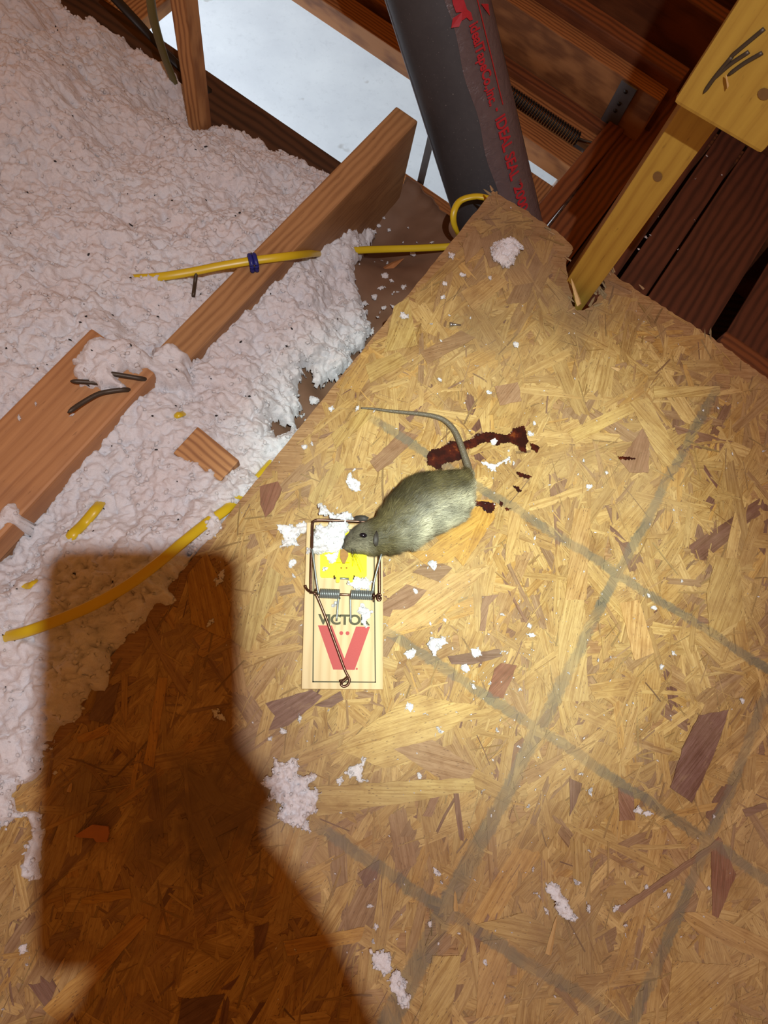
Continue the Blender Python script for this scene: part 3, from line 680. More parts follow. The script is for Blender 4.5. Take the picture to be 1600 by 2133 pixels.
ch = prism('wood_chip', [P(u, v) for u, v in [(160, 1738), (195, 1716), (228, 1720), (230, 1734), (226, 1748), (228, 1752), (204, 1752), (198, 1744), (163, 1742)]], .002, .0065, M['orangechip'])
tag(ch, 'curled orange-brown wood chip in the dark shadowed part of the panel', 'wood chip')

# ================================================================ insulation field
X0, X1, Y0, Y1, ST = -.98, .30, -.50, .80, .00165     # a range then b range
ctrl = [(0, 0, -.05), (0, 150, -.03), (150, 60, -.11), (290, 110, -.165), (400, 240, -.19), (560, 300, -.185), (670, 350, -.17), (100, 300, -.055), (300, 300, -.11), (300, 420, -.075), (500, 400, -.115), (600, 380, -.15), (200, 550, -.05), (400, 560, -.062), (520, 500, -.075), (300, 680, -.048), (380, 640, -.055), (100, 690, -.012), (0, 780, -.006), (190, 690, -.010), (0, 600, -.02),
        (380, 770, -.045), (430, 720, -.06), (500, 650, -.062), (560, 590, -.068), (600, 550, -.075), (640, 490, -.095), (690, 445, -.13), (730, 450, -.16), (770, 480, -.18), (700, 540, -.115), (730, 600, -.13), (760, 680, -.12), (600, 700, -.065), (700, 780, -.10), (500, 850, -.035), (620, 830, -.08), (400, 880, -.022), (300, 870, -.022), (350, 1000, -.02), (230, 960, -.03), (560, 950, -.045), (480, 1050, -.012), (440, 1110, .006), (250, 1050, -.03), (100, 1080, -.045), (20, 1150, -.05), (150, 1160, -.015), (300, 1180, .006), (400, 1150, .013), (350, 1230, .015), (270, 1330, .014), (250, 1380, .012), (150, 1450, .018), (50, 1300, .012), (50, 1600, .016), (50, 1700, .014), (60, 1800, .013), (-150, 1200, -.03), (-150, 1600, .014), (-200, 500, -.02), (-200, 100, .0), (-100, 900, -.03)]
cp = np.array([[*AB(P(u, v, z)), z] for u, v, z in ctrl])
def base_h(a, b):
    num = np.zeros(a.shape); den = np.zeros(a.shape)
    for q in cp:
        w = 1.0 / (((a - q[0]) ** 2 + (b - q[1]) ** 2) + 2e-4) ** 1.6; num += w * q[2]; den += w
    return num / den
mask = [(150, 10, -.11), (192, 42, -.15), (244, 70, -.17), (290, 103, -.18), (351, 150, -.19), (394, 187, -.195), (412, 262, -.19), (436, 258, -.19), (470, 262, -.19), (506, 277, -.19), (572, 300, -.19), (619, 328, -.18), (666, 347, -.17), (700, 365, -.17), (700, 425, -.19), (735, 430, -.2), (782, 447, -.2), (772, 500, -.195), (742, 560, -.17), (762, 640, -.13), (774, 690, -.12), (740, 765, -.105), (690, 770, -.1), (640, 800, -.09), (625, 850, -.08), (700, 880, -.06), (520, 1060, -.02),
        (450, 1128, .006), (400, 1165, .01), (368, 1215, .01), (362, 1250, .01), (330, 1280, .01), (262, 1325, .01), (240, 1385, .01), (205, 1440, .01), (112, 1530, .01), (90, 1580, .01), (98, 1610, .01), (35, 1645, .01), (60, 1672, .01), (95, 1690, .01), (96, 1760, .01), (78, 1832, .01), (22, 1852, .01), (40, 1800, .01), (42, 1722, .01), (0, 1735, .01), (-120, 1770, .01)]
mp = [AB(P(*q)) for q in mask] + [(-1.02, -.30), (-1.02, .70)]
na, nb = int((X1 - X0) / ST), int((Y1 - Y0) / ST)
ga, gb = np.meshgrid(np.linspace(X0, X1, na), np.linspace(Y0, Y1, nb), indexing='ij')
jx = fbm(ga / .012, gb / .012, 91, 3) * .006; jy = fbm(ga / .012, gb / .012, 77, 3) * .006
pa, pb = ga + jx, gb + jy
sd = sdist(ga, gb, mp)
for (u, v, z, r) in [(645, 790, -.09, .016), (695, 825, -.08, .026), (585, 880, -.06, .010), (640, 865, -.06, .016), (765, 745, -.12, .022), (720, 790, -.09, .014)]:
    a_, b_ = AB(P(u, v, z)); sd = np.minimum(sd, np.sqrt((ga - a_) ** 2 + (gb - b_) ** 2) - r)
sd = sd + fbm(ga / .02, gb / .02, 5, 5) * .016
bs = base_h(ga, gb)
def bump_h(a, b):
    w1 = worley(a / .030 + fbm(a / .02, b / .02, 3, 2) * .6, b / .030, 1); w2 = worley(a / .013, b / .013 + fbm(a / .01, b / .01, 9, 2) * .7, 2); w3 = worley(a / .0062 + fbm(a / .005, b / .005, 8, 2) * .5, b / .0062, 3)
    return fbm(a / .09, b / .09, 30, 3) * .014 - (w1 ** 2 - .3) * .015 - (w2 ** 2 - .3) * .0085 - (w3 ** 2 - .3) * .0046 + fbm(a / .006, b / .006, 50, 4) * .0058
edge = np.clip(sd / .022, 0, 1); prof = np.sqrt(1 - (1 - edge) ** 2)
amp = np.where(pa > -.172, .55, 1.0)
hz = bs + bump_h(ga, gb) * amp * (.35 + .65 * prof) - .036 * (1 - prof)
hz = np.where((ga > -.168) & (sd < .02), np.minimum(hz, bs + .004) - .012 * (1 - prof), hz)
# keep the lumber bare where the photograph shows it bare
onboard = (ga > -.424) & (ga < -.331) & (gb < .223); hz = np.where(onboard & (gb < .205), np.minimum(hz, -.012), hz)
onj = (ga > -.378) & (ga < -.335) & (gb > .262); hz = np.where(onj, np.minimum(hz, -.052), hz)
for px_, zt, hh in [([(150, 775), (160, 735), (200, 702), (260, 700), (305, 725), (312, 748), (290, 775), (262, 766), (245, 782), (275, 800), (232, 812), (190, 800), (158, 796)], .001, .017),
                    ([(296, 775), (318, 722), (350, 712), (388, 732), (374, 758), (392, 792), (345, 806), (306, 802)], -.030, .030), ([(0, 1058), (20, 1046), (38, 1060), (30, 1085), (0, 1108), (-30, 1085)], .001, .010)]:
    dd = sdist(ga, gb, [AB(P(u, v, zt + hh * .5)) for u, v in px_]) + fbm(ga / .012, gb / .012, 41, 4) * .008; pr = np.sqrt(1 - (1 - np.clip(dd / .016, 0, 1)) ** 2)
    hz = np.where(dd > 0, np.maximum(hz, zt - .004 + (hh + bump_h(ga, gb) * .6) * pr), hz); sd = np.where(dd > 0, np.maximum(sd, dd), sd); onboard = onboard & ~(dd > .002); onj = onj & ~(dd > .002)
keep = sd > 0
idx = -np.ones(ga.shape, np.int64); idx[keep] = np.arange(keep.sum())
q = keep[:-1, :-1] & keep[1:, :-1] & keep[1:, 1:] & keep[:-1, 1:]
Fq = np.stack([idx[:-1, :-1][q], idx[1:, :-1][q], idx[1:, 1:][q], idx[:-1, 1:][q]], 1)
# the axes a, b are left-handed seen from above, so the winding is flipped
Fq = Fq[:, ::-1] if E1.cross(E2).z < 0 else Fq
Vw = np.stack([pa * E1.x + pb * E2.x, pa * E1.y + pb * E2.y, hz], -1)[keep]
# little tufts that break the surface and its edge
def ico(sub, seed, amp_):
    bm = bmesh.new(); bmesh.ops.create_icosphere(bm, subdivisions=sub, radius=1); r = np.random.default_rng(seed)
    V = np.array([v.co[:] for v in bm.verts]); Fi = np.array([[v.index for v in f.verts] for f in bm.faces]); bm.free()
    dirs = r.normal(size=(14, 3)); dirs /= np.linalg.norm(dirs, axis=1)[:, None]; ph = r.uniform(0, 6, 14)
    s_ = sum(np.sin((V @ d) * (2.5 + 3 * (i % 4)) + p) / (1 + .5 * (i % 4)) for i, (d, p) in enumerate(zip(dirs, ph)))
    return V * (1 + amp_ * s_ / 3)[:, None], Fi
ICO = [ico(2, k, .34) for k in range(6)]; ICO1 = [ico(1, k + 20, .4) for k in range(6)]
def rotm(rng):
    a_ = rng.normal(size=(3, 3)); q_, _ = np.linalg.qr(a_); return q_
def puffs(centres, radii, rng, lib):
    VV, FF = [], []; k = 0
    for c, r in zip(centres, radii):
        v, f = lib[rng.integers(len(lib))]; s_ = r * rng.uniform(.6, 1.4, 3)
        VV.append((v * s_) @ rotm(rng).T + c); FF.append(f + k); k += len(v)
    return np.concatenate(VV), np.concatenate(FF)
rng = np.random.default_rng(3)
ii = rng.choice(len(Vw), 13000, replace=False); wts = sd[keep][ii]; sel = ii[(rng.random(len(ii)) < np.where(wts < .016, 1.0, .30))]
cen = Vw[sel] + np.array([0, 0, .0008]); bad = onboard[keep][sel] | onj[keep][sel]; cen = cen[~bad]
pv, pf = puffs(cen, rng.uniform(.0007, .0026, len(cen)), rng, ICO1)
Ft = np.concatenate([Fq[:, [0, 1, 2]], Fq[:, [0, 2, 3]]])
ins = np_obj('blown_insulation', np.concatenate([Vw, pv]), np.concatenate([Ft, pf + len(Vw)]), M['insul'])
tag(ins, 'white blown cellulose insulation heaped between joists and over the panel edge', 'insulation', kind='stuff')
def surf(p):
    a_, b_ = AB(p); i = int((a_ - X0) / (X1 - X0) * (na - 1)); j_ = int((b_ - Y0) / (Y1 - Y0) * (nb - 1))
    return float(hz[i, j_]) if 0 <= i < na and 0 <= j_ < nb and keep[i, j_] else None
# dark specks on the insulation
pts = []; tries = rng.choice(len(Vw), 260, replace=False); VV, FF, k = [], [], 0
for i in tries:
    v, f = ICO1[i % 6]; s_ = rng.uniform(.0005, .0016) * np.array([rng.uniform(.6, 2.2), 1, .7]); VV.append((v * s_) @ rotm(rng).T + Vw[i] + [0, 0, .001]); FF.append(f + k); k += len(v)
tag(np_obj('dark_specks', np.concatenate(VV), np.concatenate(FF), M['debris']), 'dark specks of debris scattered over the white insulation', 'debris', kind='stuff')

# kraft paper facing in the bay beside the panel
na2, nb2 = 40, 110; A_, B_ = np.meshgrid(np.linspace(-.336, -.150, na2), np.linspace(-.05, .79, nb2), indexing='ij')
lim = .762 - .022 * np.clip((A_ + .25) / .08, -1, 1) + fbm(A_ / .03, A_ * 0 + 3.3, 4, 3) * .02
zz = np.minimum(base_h(A_, B_) - .034, -.045); zz = np.clip(zz, -.217, -.045) + fbm(A_ / .05, B_ / .05, 60, 3) * .010; zz = np.maximum(zz, -.219)
zz = np.where(A_ > -.16, np.minimum(zz, -.06), zz)
B2 = np.minimum(B_, lim); Vk = np.stack([A_ * E1.x + B2 * E2.x, A_ * E1.y + B2 * E2.y, zz + np.where(B_ >= lim, .008, 0)], -1).reshape(-1, 3)
ik = np.arange(na2 * nb2).reshape(na2, nb2); Fk = np.stack([ik[:-1, :-1].ravel(), ik[1:, :-1].ravel(), ik[1:, 1:].ravel(), ik[:-1, 1:].ravel()], 1)
kp = np_obj('kraft_facing', Vk, Fk, M['kraft']); tag(kp, 'wrinkled brown kraft paper with a torn edge between joist and panel', 'paper')
sm = kp.modifiers.new('thick', 'SOLIDIFY'); sm.thickness = .0012
def kraft_z(p):
    a_, b_ = AB(p); i = int(np.clip((a_ + .336) / .186 * (na2 - 1), 0, na2 - 1)); j_ = int(np.clip((b_ + .05) / .84 * (nb2 - 1), 0, nb2 - 1)); return float(zz[i, j_])

# ================================================================ insulation clumps
def clump_geo(poly, hmax, seed, rmin=.0007, rmax=.0018, dens=1.0, z0=.0005, step=.0009):
    """poly: list of (x, y) in metres; a lumpy relief patch with a fuzzy rim"""
    rg = np.random.default_rng(seed); pa_ = np.array(poly); lo, hi = pa_.min(0) - .004, pa_.max(0) + .004
    nx, ny = int((hi[0] - lo[0]) / step) + 2, int((hi[1] - lo[1]) / step) + 2
    x, y = np.meshgrid(np.linspace(lo[0], hi[0], nx), np.linspace(lo[1], hi[1], ny), indexing='ij'); ox = seed * 1.37
    d = sdist(x, y, poly) + fbm(x / .006 + ox, y / .006, seed, 4) * .0045; wdt = max(.0022, min(.007, d.max() * .9))
    pr = np.sqrt(1 - (1 - np.clip(d / wdt, 0, 1)) ** 2)
    lump = .62 + .9 * fbm(x / .014 + ox, y / .014, seed + 3, 3) + .55 * (.35 - worley(x / .0062 + ox, y / .0062, seed) ** 2) + .3 * (.35 - worley(x / .0027 + ox, y / .0027, seed + 1) ** 2)
    z = z0 - .0004 + pr * hmax * np.clip(lump, .12, 1.5) + pr * fbm(x / .002, y / .002, seed, 2) * .0008
    kp_ = d > 0; ix = -np.ones(x.shape, np.int64); ix[kp_] = np.arange(kp_.sum()); q_ = kp_[:-1, :-1] & kp_[1:, :-1] & kp_[1:, 1:] & kp_[:-1, 1:]
    fq = np.stack([ix[:-1, :-1][q_], ix[1:, :-1][q_], ix[1:, 1:][q_], ix[:-1, 1:][q_]], 1); ft = np.concatenate([fq[:, [0, 1, 2]], fq[:, [0, 2, 3]]])
    jx_ = fbm(x / .003, y / .003, seed + 9, 2) * .0014; jy_ = fbm(x / .003, y / .003, seed + 19, 2) * .0014
    vv = np.stack([x + jx_, y + jy_, z], -1)[kp_]; dd = d[kp_]
    npf = max(6, int(len(vv) * .035 * dens)); wt = np.where(dd < .0022, 1.0, .22); ch_ = rg.choice(len(vv), min(npf, len(vv)), replace=False, p=wt / wt.sum())
    pv2, pf2 = puffs(vv[ch_] + [0, 0, .0003], rg.uniform(rmin, rmax, len(ch_)), rg, ICO1)
    return np.concatenate([vv, pv2]), np.concatenate([ft, pf2 + len(vv)])
def traced_clump(name, px, hmax, label, zbase=0.0, seed=1, group=None, cat='insulation', parent=None, **kw):
    w = [P(u, v, zbase + hmax * .4) for u, v in px]; c = sum(w, Vector()) / len(w)
    v, f = clump_geo([(p.x - c.x, p.y - c.y) for p in w], hmax, seed, **kw)
    o = np_obj(name, v, f, M['insul']); o.location = (c.x, c.y, zbase); tag(o, label, cat, group); return o
C2 = lambda L: [(600 + x * .15, 1040 + y * .15) for x, y in L]; C3 = lambda L: [(600 + x * .15, 1220 + y * .15) for x, y in L]
TZ = .0095
traced_clump('insulation_tuft', C2([(400, 60), (470, 50), (560, 150), (620, 190), (880, 190), (930, 250), (850, 330), (850, 430), (780, 620), (760, 700), (690, 740), (560, 760), (420, 770), (230, 745), (330, 640), (300, 520), (370, 380), (500, 340), (640, 320), (560, 230), (430, 220)]), .013, 'big white insulation tuft heaped on the trap against the rat snout', TZ + .002, 2)
traced_clump('insulation_tuft', C2([(-160, 360), (-60, 330), (100, 350), (200, 300), (340, 300), (320, 420), (240, 490), (110, 560), (150, 600), (180, 660), (90, 640), (-20, 680), (-100, 660), (-60, 560), (-120, 500)]), .006, 'white insulation tuft spilling off the trap onto the panel', .002, 4)
traced_clump('insulation_tuft', C2([(830, 1160), (900, 1110), (960, 1045), (1010, 1080), (1100, 1100), (1150, 1180), (1130, 1270), (900, 1260)]), .006, 'white insulation tuft caught above the right trap spring', TZ + .003, 5)
traced_clump('insulation_tuft', C3([(1010, 260), (1080, 230), (1100, 330), (1165, 350), (1150, 440), (1090, 500), (1130, 570), (1060, 585), (1010, 500), (1050, 440), (1040, 390), (980, 420), (970, 330)]), .003, 'white insulation tuft covering the last letter on the trap', TZ, 6)
traced_clump('insulation_tuft', C2([(500, 770), (560, 750), (700, 700), (740, 760), (640, 870), (560, 880)]), .003, 'thin insulation wisp over the yellow pedal', TZ + .003, 8)
traced_clump('insulation_tuft', C2([(480, 950), (520, 920), (550, 960), (500, 985)]), .001, 'small insulation fleck on the yellow pedal', TZ + .003, 9)
traced_clump('insulation_tuft', C3([(600, 300), (640, 235), (670, 240), (650, 290)]), .001, 'small insulation fleck between the trap spring legs', TZ, 10)
Q = lambda L: [(350 + x * .375, 1400 + y * .375) for x, y in L]
traced_clump('insulation_tuft', Q([(500, 620), (520, 590), (580, 575), (590, 490), (650, 490), (710, 470), (740, 520), (730, 570), (800, 555), (830, 580), (790, 640), (850, 665), (820, 700), (830, 770), (780, 800), (790, 880), (760, 895), (690, 850), (640, 840), (600, 800), (640, 740), (560, 710), (570, 660)]), .011, 'large white insulation tuft at the edge of the dark shadow below the trap', .001, 11)
traced_clump('insulation_tuft', Q([(980, 560), (1010, 520), (1070, 500), (1085, 450), (1092, 520), (1080, 580), (1110, 600), (1060, 630), (1030, 590)]), .005, 'spiky white insulation tuft between trap and shadow', .001, 12)
traced_clump('insulation_tuft', Q([(1115, 1545), (1200, 1540), (1240, 1570), (1250, 1670), (1200, 1690), (1150, 1640)]), .006, 'upper of two pinkish insulation tufts where the shadow reaches the bottom', .001, 13)
traced_clump('insulation_tuft', Q([(1225, 1700), (1260, 1650), (1300, 1660), (1310, 1720), (1340, 1800), (1340, 1870), (1290, 1885), (1260, 1800), (1225, 1760)]), .006, 'lower of two pinkish insulation tufts where the shadow reaches the bottom', .001, 14)
traced_clump('insulation_tuft', [(1138, 1842), (1160, 1835), (1172, 1855), (1190, 1890), (1204, 1910), (1200, 1930), (1175, 1915), (1155, 1890), (1140, 1860)], .006, 'long white insulation tuft beside a thin yellow splinter', .001, 15)
traced_clump('insulation_tuft', [(1025, 505), (1050, 495), (1075, 500), (1090, 515), (1078, 535), (1070, 552), (1050, 556), (1030, 542), (1022, 525)], .010, 'round white insulation tuft near the torn panel tip', .001, 16)
traced_clump('insulation_tuft', [(888, 1336), (900, 1322), (915, 1328), (930, 1325), (932, 1340), (915, 1352), (905, 1366), (890, 1355)], .007, 'chunky white insulation tuft right of the red trap logo', .001, 17)
traced_clump('insulation_tuft', [(722, 985), (738, 975), (735, 992), (755, 1005), (752, 1022), (740, 1028), (720, 1010)], .004, 'white insulation tuft between trap and rat back', .001, 18)
traced_clump('insulation_tuft', [(1005, 962), (1035, 965), (1050, 952), (1066, 952), (1064, 962), (1040, 972), (1030, 985), (1015, 975)], .002, 'flat white insulation wisp beside the rat rump stain', .0015, 19)
traced_clump('insulation_tuft', [(210, 808), (232, 803), (238, 813), (222, 822)], .003, 'small insulation fleck between the bent nails', .001, 23)
# flecks of the same kind
VAR = []
for k in range(14):
    rg = random.Random(100 + k); nn = 11; el = rg.uniform(.35, .95)
    poly = [(math.cos(2 * math.pi * i / nn) * .006 * rg.uniform(.45, 1.1), math.sin(2 * math.pi * i / nn) * .006 * el * rg.uniform(.45, 1.1)) for i in range(nn)]
    v, f = clump_geo(poly, .0026, 60 + k, .0005, .0011, 1.0, .0004, .0006); o = np_obj('insulation_fleck', v, f, M['insul']); VAR.append(o)
used = [False] * len(VAR)
def fleck(u, v, size, label, group, z=.0016):
    k = random.randrange(len(VAR))
    if not used[k]: o = VAR[k]; used[k] = True
    else: o = VAR[k].copy(); COL.objects.link(o)
    p = P(u, v, z); s_ = size * .48e-3 / .012 * 1.15; o.location = p; o.rotation_euler = (0, 0, random.uniform(0, 6.28)); o.scale = (s_, s_, min(1.4, s_ * .8 + .2)); tag(o, label, 'insulation', group); return o
FL = [(940, 532, 25), (965, 572, 18), (1020, 580, 14), (925, 592, 18), (922, 620, 20), (842, 660, 25), (898, 675, 12), (918, 710, 9), (1074, 720, 18), (916, 791, 13), (1020, 817, 15), (992, 762, 10), (980, 662, 8), (937, 657, 7), (1113, 882, 12), (1105, 905, 18), (1030, 920, 18), (1215, 962, 14), (1265, 985, 12), (1228, 1012, 18), (990, 1018, 12), (1272, 957, 8),
      (1114, 1120, 10), (928, 1291, 12), (1046, 1280, 12), (1101, 1304, 15), (1105, 1323, 20), (990, 1363, 30), (970, 1394, 20), (1049, 1358, 16), (987, 1433, 22), (1020, 1424, 14), (1082, 1437, 10), (1246, 1374, 12), (1278, 1370, 16), (1403, 1361, 13), (1377, 1389, 14), (1322, 1205, 12), (1350, 1240, 11), (1361, 1267, 15), (1420, 1210, 8), (1545, 1459, 14), (1035, 1520, 16), (1080, 1555, 10), (908, 1525, 22), (1403, 1063, 7), (1147, 1337, 8), (1184, 1402, 8),
      (872, 1615, 14), (1007, 1647, 12), (1100, 1680, 14), (1230, 1647, 25), (1330, 1688, 26), (1350, 1694, 22), (1210, 1612, 10), (1175, 1602, 9), (910, 1817, 22), (927, 1832, 20), (1120, 1865, 18), (1227, 1772, 9), (1200, 1837, 25), (1225, 1887, 25), (1282, 1892, 20), (1302, 1940, 26), (1345, 1847, 10), (895, 1925, 12), (1012, 2005, 12), (1487, 1700, 8), (1138, 1897, 14),
      (625, 1494, 22), (590, 1524, 16), (562, 1539, 14), (684, 1480, 9), (708, 1627, 20), (856, 1471, 24), (888, 1488, 12), (916, 1522, 22), (770, 1887, 14), (783, 1930, 14), (777, 1960, 14), (609, 1176, 22), (612, 1200, 12), (804, 1302, 13), (900, 1176, 24), (864, 1231, 14), (896, 1298, 10), (856, 1362, 28), (635, 931, 15), (650, 925, 12), (690, 852, 18), (744, 852, 16),
      (1070, 965, 12), (1060, 940, 8), (1465, 855, 8), (1495, 850, 9), (1440, 1080, 8), (1590, 940, 10), (1110, 1810, 9), (1385, 1855, 9), (1392, 1865, 12), (1478, 1850, 10)]
LM = [(1000, 480, 'near the torn panel tip'), (880, 650, 'by the straight panel edge and small screw'), (1060, 740, 'below the torn notch'), (700, 900, 'near the rat tail tip'), (1080, 925, 'by the long blood smear'), (1240, 980, 'by the faint blood dash'), (610, 1190, 'left of the trap springs'), (890, 1190, 'right of the trap pedal'), (860, 1330, 'right of the trap lettering'), (1000, 1390, 'on the dark strand near the chunky tuft'), (1100, 1310, 'where the panel is brightest below the rat rump'), (1350, 1230, 'near the crossing of grey lines by the crack'), (1330, 1375, 'between two grey lines'), (600, 1510, 'below the trap foot on a dark strand'), (720, 1620, 'beside the spiky tuft'), (890, 1500, 'on the long pale strands below the trap'), (1050, 1520, 'near the middle grey line crossing'), (1200, 1620, 'above the dark upright strand'), (1340, 1690, 'on the second grey line'), (915, 1825, 'by the short pale splinter'), (1200, 1870, 'around the long tuft and thin splinter'), (1300, 1920, 'past the long tuft'), (780, 1930, 'above the two pinkish tufts'), (1480, 860, 'on the greyed panel edge'), (1480, 1100, 'on the darker outer strands'), (1400, 1850, 'by the thin dark cross strand'), (1520, 1450, 'by the broad dark strand'), (1000, 2010, 'low on the panel beside a grey line')]
for u, v, s_ in FL:
    w_ = min(LM, key=lambda q: (q[0] - u) ** 2 + (q[1] - v) ** 2)[2]
    fleck(u, v, s_, ('tiny' if s_ < 11 else 'small' if s_ < 17 else 'fluffy') + ' white insulation fleck ' + w_, 'flecks on the lit panel')
for u, v, s_, w_ in [(459, 1205, 30, 'fluffy insulation fleck at the top corner of the phone shadow'), (438, 1297, 18, 'small insulation fleck in shadow level with the trap lettering'), (455, 1490, 28, 'ragged insulation fleck in shadow below the trap foot'), (112, 1550, 20, 'insulation fleck in shadow just off the insulation edge'), (115, 1608, 11, 'tiny insulation fleck in shadow above the pale splinter'), (45, 1975, 22, 'insulation fleck beside the dark shadow below the insulation tongue'), (60, 2000, 16, 'insulation fleck touching the side of the dark shadow'), (5, 2110, 14, 'insulation fleck on the bright strip beside the shadow')]: fleck(u, v, s_, w_, 'flecks in the shadow')
for u, v, s_ in [(800, 455, 14), (775, 440, 20), (788, 470, 16), (812, 480, 18), (830, 400, 10), (803, 397, 14), (850, 475, 8), (840, 505, 12), (900, 505, 14), (860, 527, 22), (800, 545, 26), (785, 550, 20), (800, 575, 24), (815, 585, 20), (795, 600, 24), (780, 620, 22), (825, 610, 26), (840, 600, 24), (760, 632, 22), (820, 640, 20), (935, 490, 8), (868, 505, 8), (790, 655, 26), (775, 690, 24), (800, 640, 18), (755, 735, 30), (735, 770, 26), (745, 750, 20), (712, 800, 32), (700, 835, 28), (725, 805, 18), (680, 860, 26), (668, 800, 24), (655, 835, 30), (640, 880, 24), (625, 860, 26), (690, 790, 20), (610, 895, 20), (660, 885, 18)]:
    w_ = min([(790, 420, 'beside the joist end'), (800, 465, 'between joist and yellow cable'), (850, 490, 'above the yellow cable'), (915, 495, 'near the cable loop'), (860, 530, 'touching the yellow cable'), (790, 555, 'beside the orange sliver'), (815, 590, 'below the orange sliver'), (835, 608, 'against the panel edge below the sliver'), (765, 630, 'at the insulation edge'), (805, 648, 'by the panel edge under the insulation edge'), (760, 715, 'in the upper hollow by the panel edge'), (735, 765, 'in the middle hollow by the panel edge'), (700, 815, 'in the largest hollow by the panel edge'), (665, 800, 'at the rim of the largest hollow'), (650, 860, 'in the lower hollow by the panel edge'), (615, 880, 'in the last hollow by the panel edge')], key=lambda q: (q[0] - u) ** 2 + (q[1] - v) ** 2)[2]
    fleck(u, v, s_, ('tiny' if s_ < 11 else 'small' if s_ < 21 else 'fluffy') + ' insulation fleck on brown kraft paper ' + w_, 'flecks on the kraft paper', kraft_z(P(u, v, -.19 if v < 645 else -.10)) + .006)
for u, v, s_ in [(1473, 325, 10), (1450, 372, 12), (1432, 352, 10), (1416, 378, 8), (1370, 450, 14), (1345, 495, 14), (1355, 490, 14), (1330, 520, 12), (1448, 460, 10), (1503, 365, 8), (1365, 602, 8), (1412, 520, 8)]: fleck(u, v, s_, ('tiny' if s_ < 10 else 'small') + ' insulation fleck on the dark planks ' + ('beside the yellow post' if u < 1340 else 'over the narrow plank low by the panel' if v > 480 else 'on the black gap edge' if u < 1420 else 'up under the lapped board' if v < 350 else 'halfway along the narrow plank'), 'flecks on the dark planks', -.249)
for u, v, s_ in [(150, 865, 12), (40, 870, 14), (180, 800, 8), (75, 842, 10)]: fleck(u, v, s_, 'tiny insulation fleck on the flat orange-brown board', 'flecks on the flat board', .001)
# crumbs too small to count
VV, FF, k = [], [], 0
for i in range(420):
    u, v = (rng.normal(1050, 190), rng.normal(1250, 280)) if i % 3 else (rng.uniform(450, 1590), rng.uniform(600, 2120))
    p = P(u, v, .0019)
    if sdist(np.array([p.x]), np.array([p.y]), OUTXY)[0] < .004: continue
    vv, f = ICO1[i % 6]; s_ = rng.uniform(.0004, .0011) * np.array([rng.uniform(.7, 2.4), 1, .8]); VV.append((vv * s_) @ rotm(rng).T + np.array(p)); FF.append(f + k); k += len(vv)
tag(np_obj('insulation_crumbs', np.concatenate(VV), np.concatenate(FF), M['insul']), 'fine white insulation crumbs dusted over the panel', 'crumbs', kind='stuff')

# ================================================================ cables, nails, small wood
YC = M['yellow_cable']
def sp_(u, v, off=.004, z=-.05):
    s_ = surf(P(u, v, z)); 
    for _ in range(4): s_ = surf(P(u, v, s_)) if s_ is not None else None
    return P(u, v, (s_ if s_ is not None else z) + off)
tag(tube('yellow_cable', [P(232, 590, -.078), P(262, 582, -.056), P(330, 577, -.044), P(400, 566, -.040), P(460, 554, -.036), P(527, 543, -.034), P(598, 534, -.038), P(640, 529, -.066), P(680, 526, -.125), P(730, 522, -.130), P(800, 519, -.146), P(870, 517, -.150), P(930, 514, -.150), P(990, 508, -.145)], .0052, YC, sides=10, flat=.5, smooth_pts=6, up=Vector((.0, -.5, 1))), 'yellow cable stapled in blue across the joist', 'cable')
tag(tube('yellow_cable', [P(960, 500, -.13), P(952, 482, -.10), P(945, 462, -.085), P(946, 440, -.075), P(957, 420, -.07), P(978, 411, -.065), P(1003, 410, -.06), P(1030, 420, -.06), P(1060, 450, -.07)], .0048, YC, sides=10, flat=.7, smooth_pts=6), 'yellow cable loop curling up behind the panel tip against the duct', 'cable')
tag(tube('yellow_cable', [sp_(-30, 1340, -.03, .01), sp_(12, 1327, -.003, .012), P(60, 1314, .024), P(130, 1288, .030), P(200, 1257, .034), P(268, 1218, .036), P(330, 1172, .034), P(380, 1130, .026), P(430, 1090, .010), P(470, 1062, .0), P(497, 1035, -.018), P(522, 1015, -.026), P(548, 985, -.035), P(575, 955, -.05)], .0054, YC, sides=10, flat=.55, smooth_pts=6, up=Vector((-.2, -.4, 1))), 'yellow cable sweeping out of the insulation across the phone shadow', 'cable')
tag(tube('yellow_cable', [sp_(215, 1040, -.012), sp_(200, 1060, .005), sp_(175, 1090, .005), sp_(152, 1112, .002), sp_(140, 1128, -.010)], .0058, YC, sides=10, flat=.55, smooth_pts=6), 'short length of yellow cable showing in insulation below the flat board', 'cable')
tag(tube('yellow_cable', [sp_(85, 1206, -.006), sp_(70, 1217, .001), sp_(55, 1222, -.001), sp_(42, 1226, -.008)], .004, YC, sides=8, flat=.6, smooth_pts=4), 'tiny glimpse of yellow cable in insulation near the shadow corner', 'cable')
tag(tube('yellow_cable', [sp_(362, 868, -.006), sp_(372, 864, .001), sp_(383, 861, -.001), sp_(390, 857, -.008)], .004, YC, sides=8, flat=.6, smooth_pts=4), 'tiny glimpse of yellow cable in insulation near the wood block', 'cable')
st = empty('cable_staple', P(527, 545, -.04)); tag(st, 'blue plastic cable staple over the yellow cable on the joist', 'staple')
c0 = P(527, 545, -.034); dv = (P(600, 534, -.036) - P(460, 554, -.036)).normalized(); pv_ = Vector((-dv.y, dv.x, 0))
arch = [c0 + pv_ * x + Vector((0, 0, z)) for x, z in [(-.0095, -.006), (-.0085, .001), (-.005, .005), (0, .0058), (.005, .005), (.0085, .001), (.0095, -.006)]]
for s_ in (-.0028, .0028): tube('strap_band', [q + dv * s_ for q in arch], .0031, M['blue'], st, 8, smooth_pts=4)
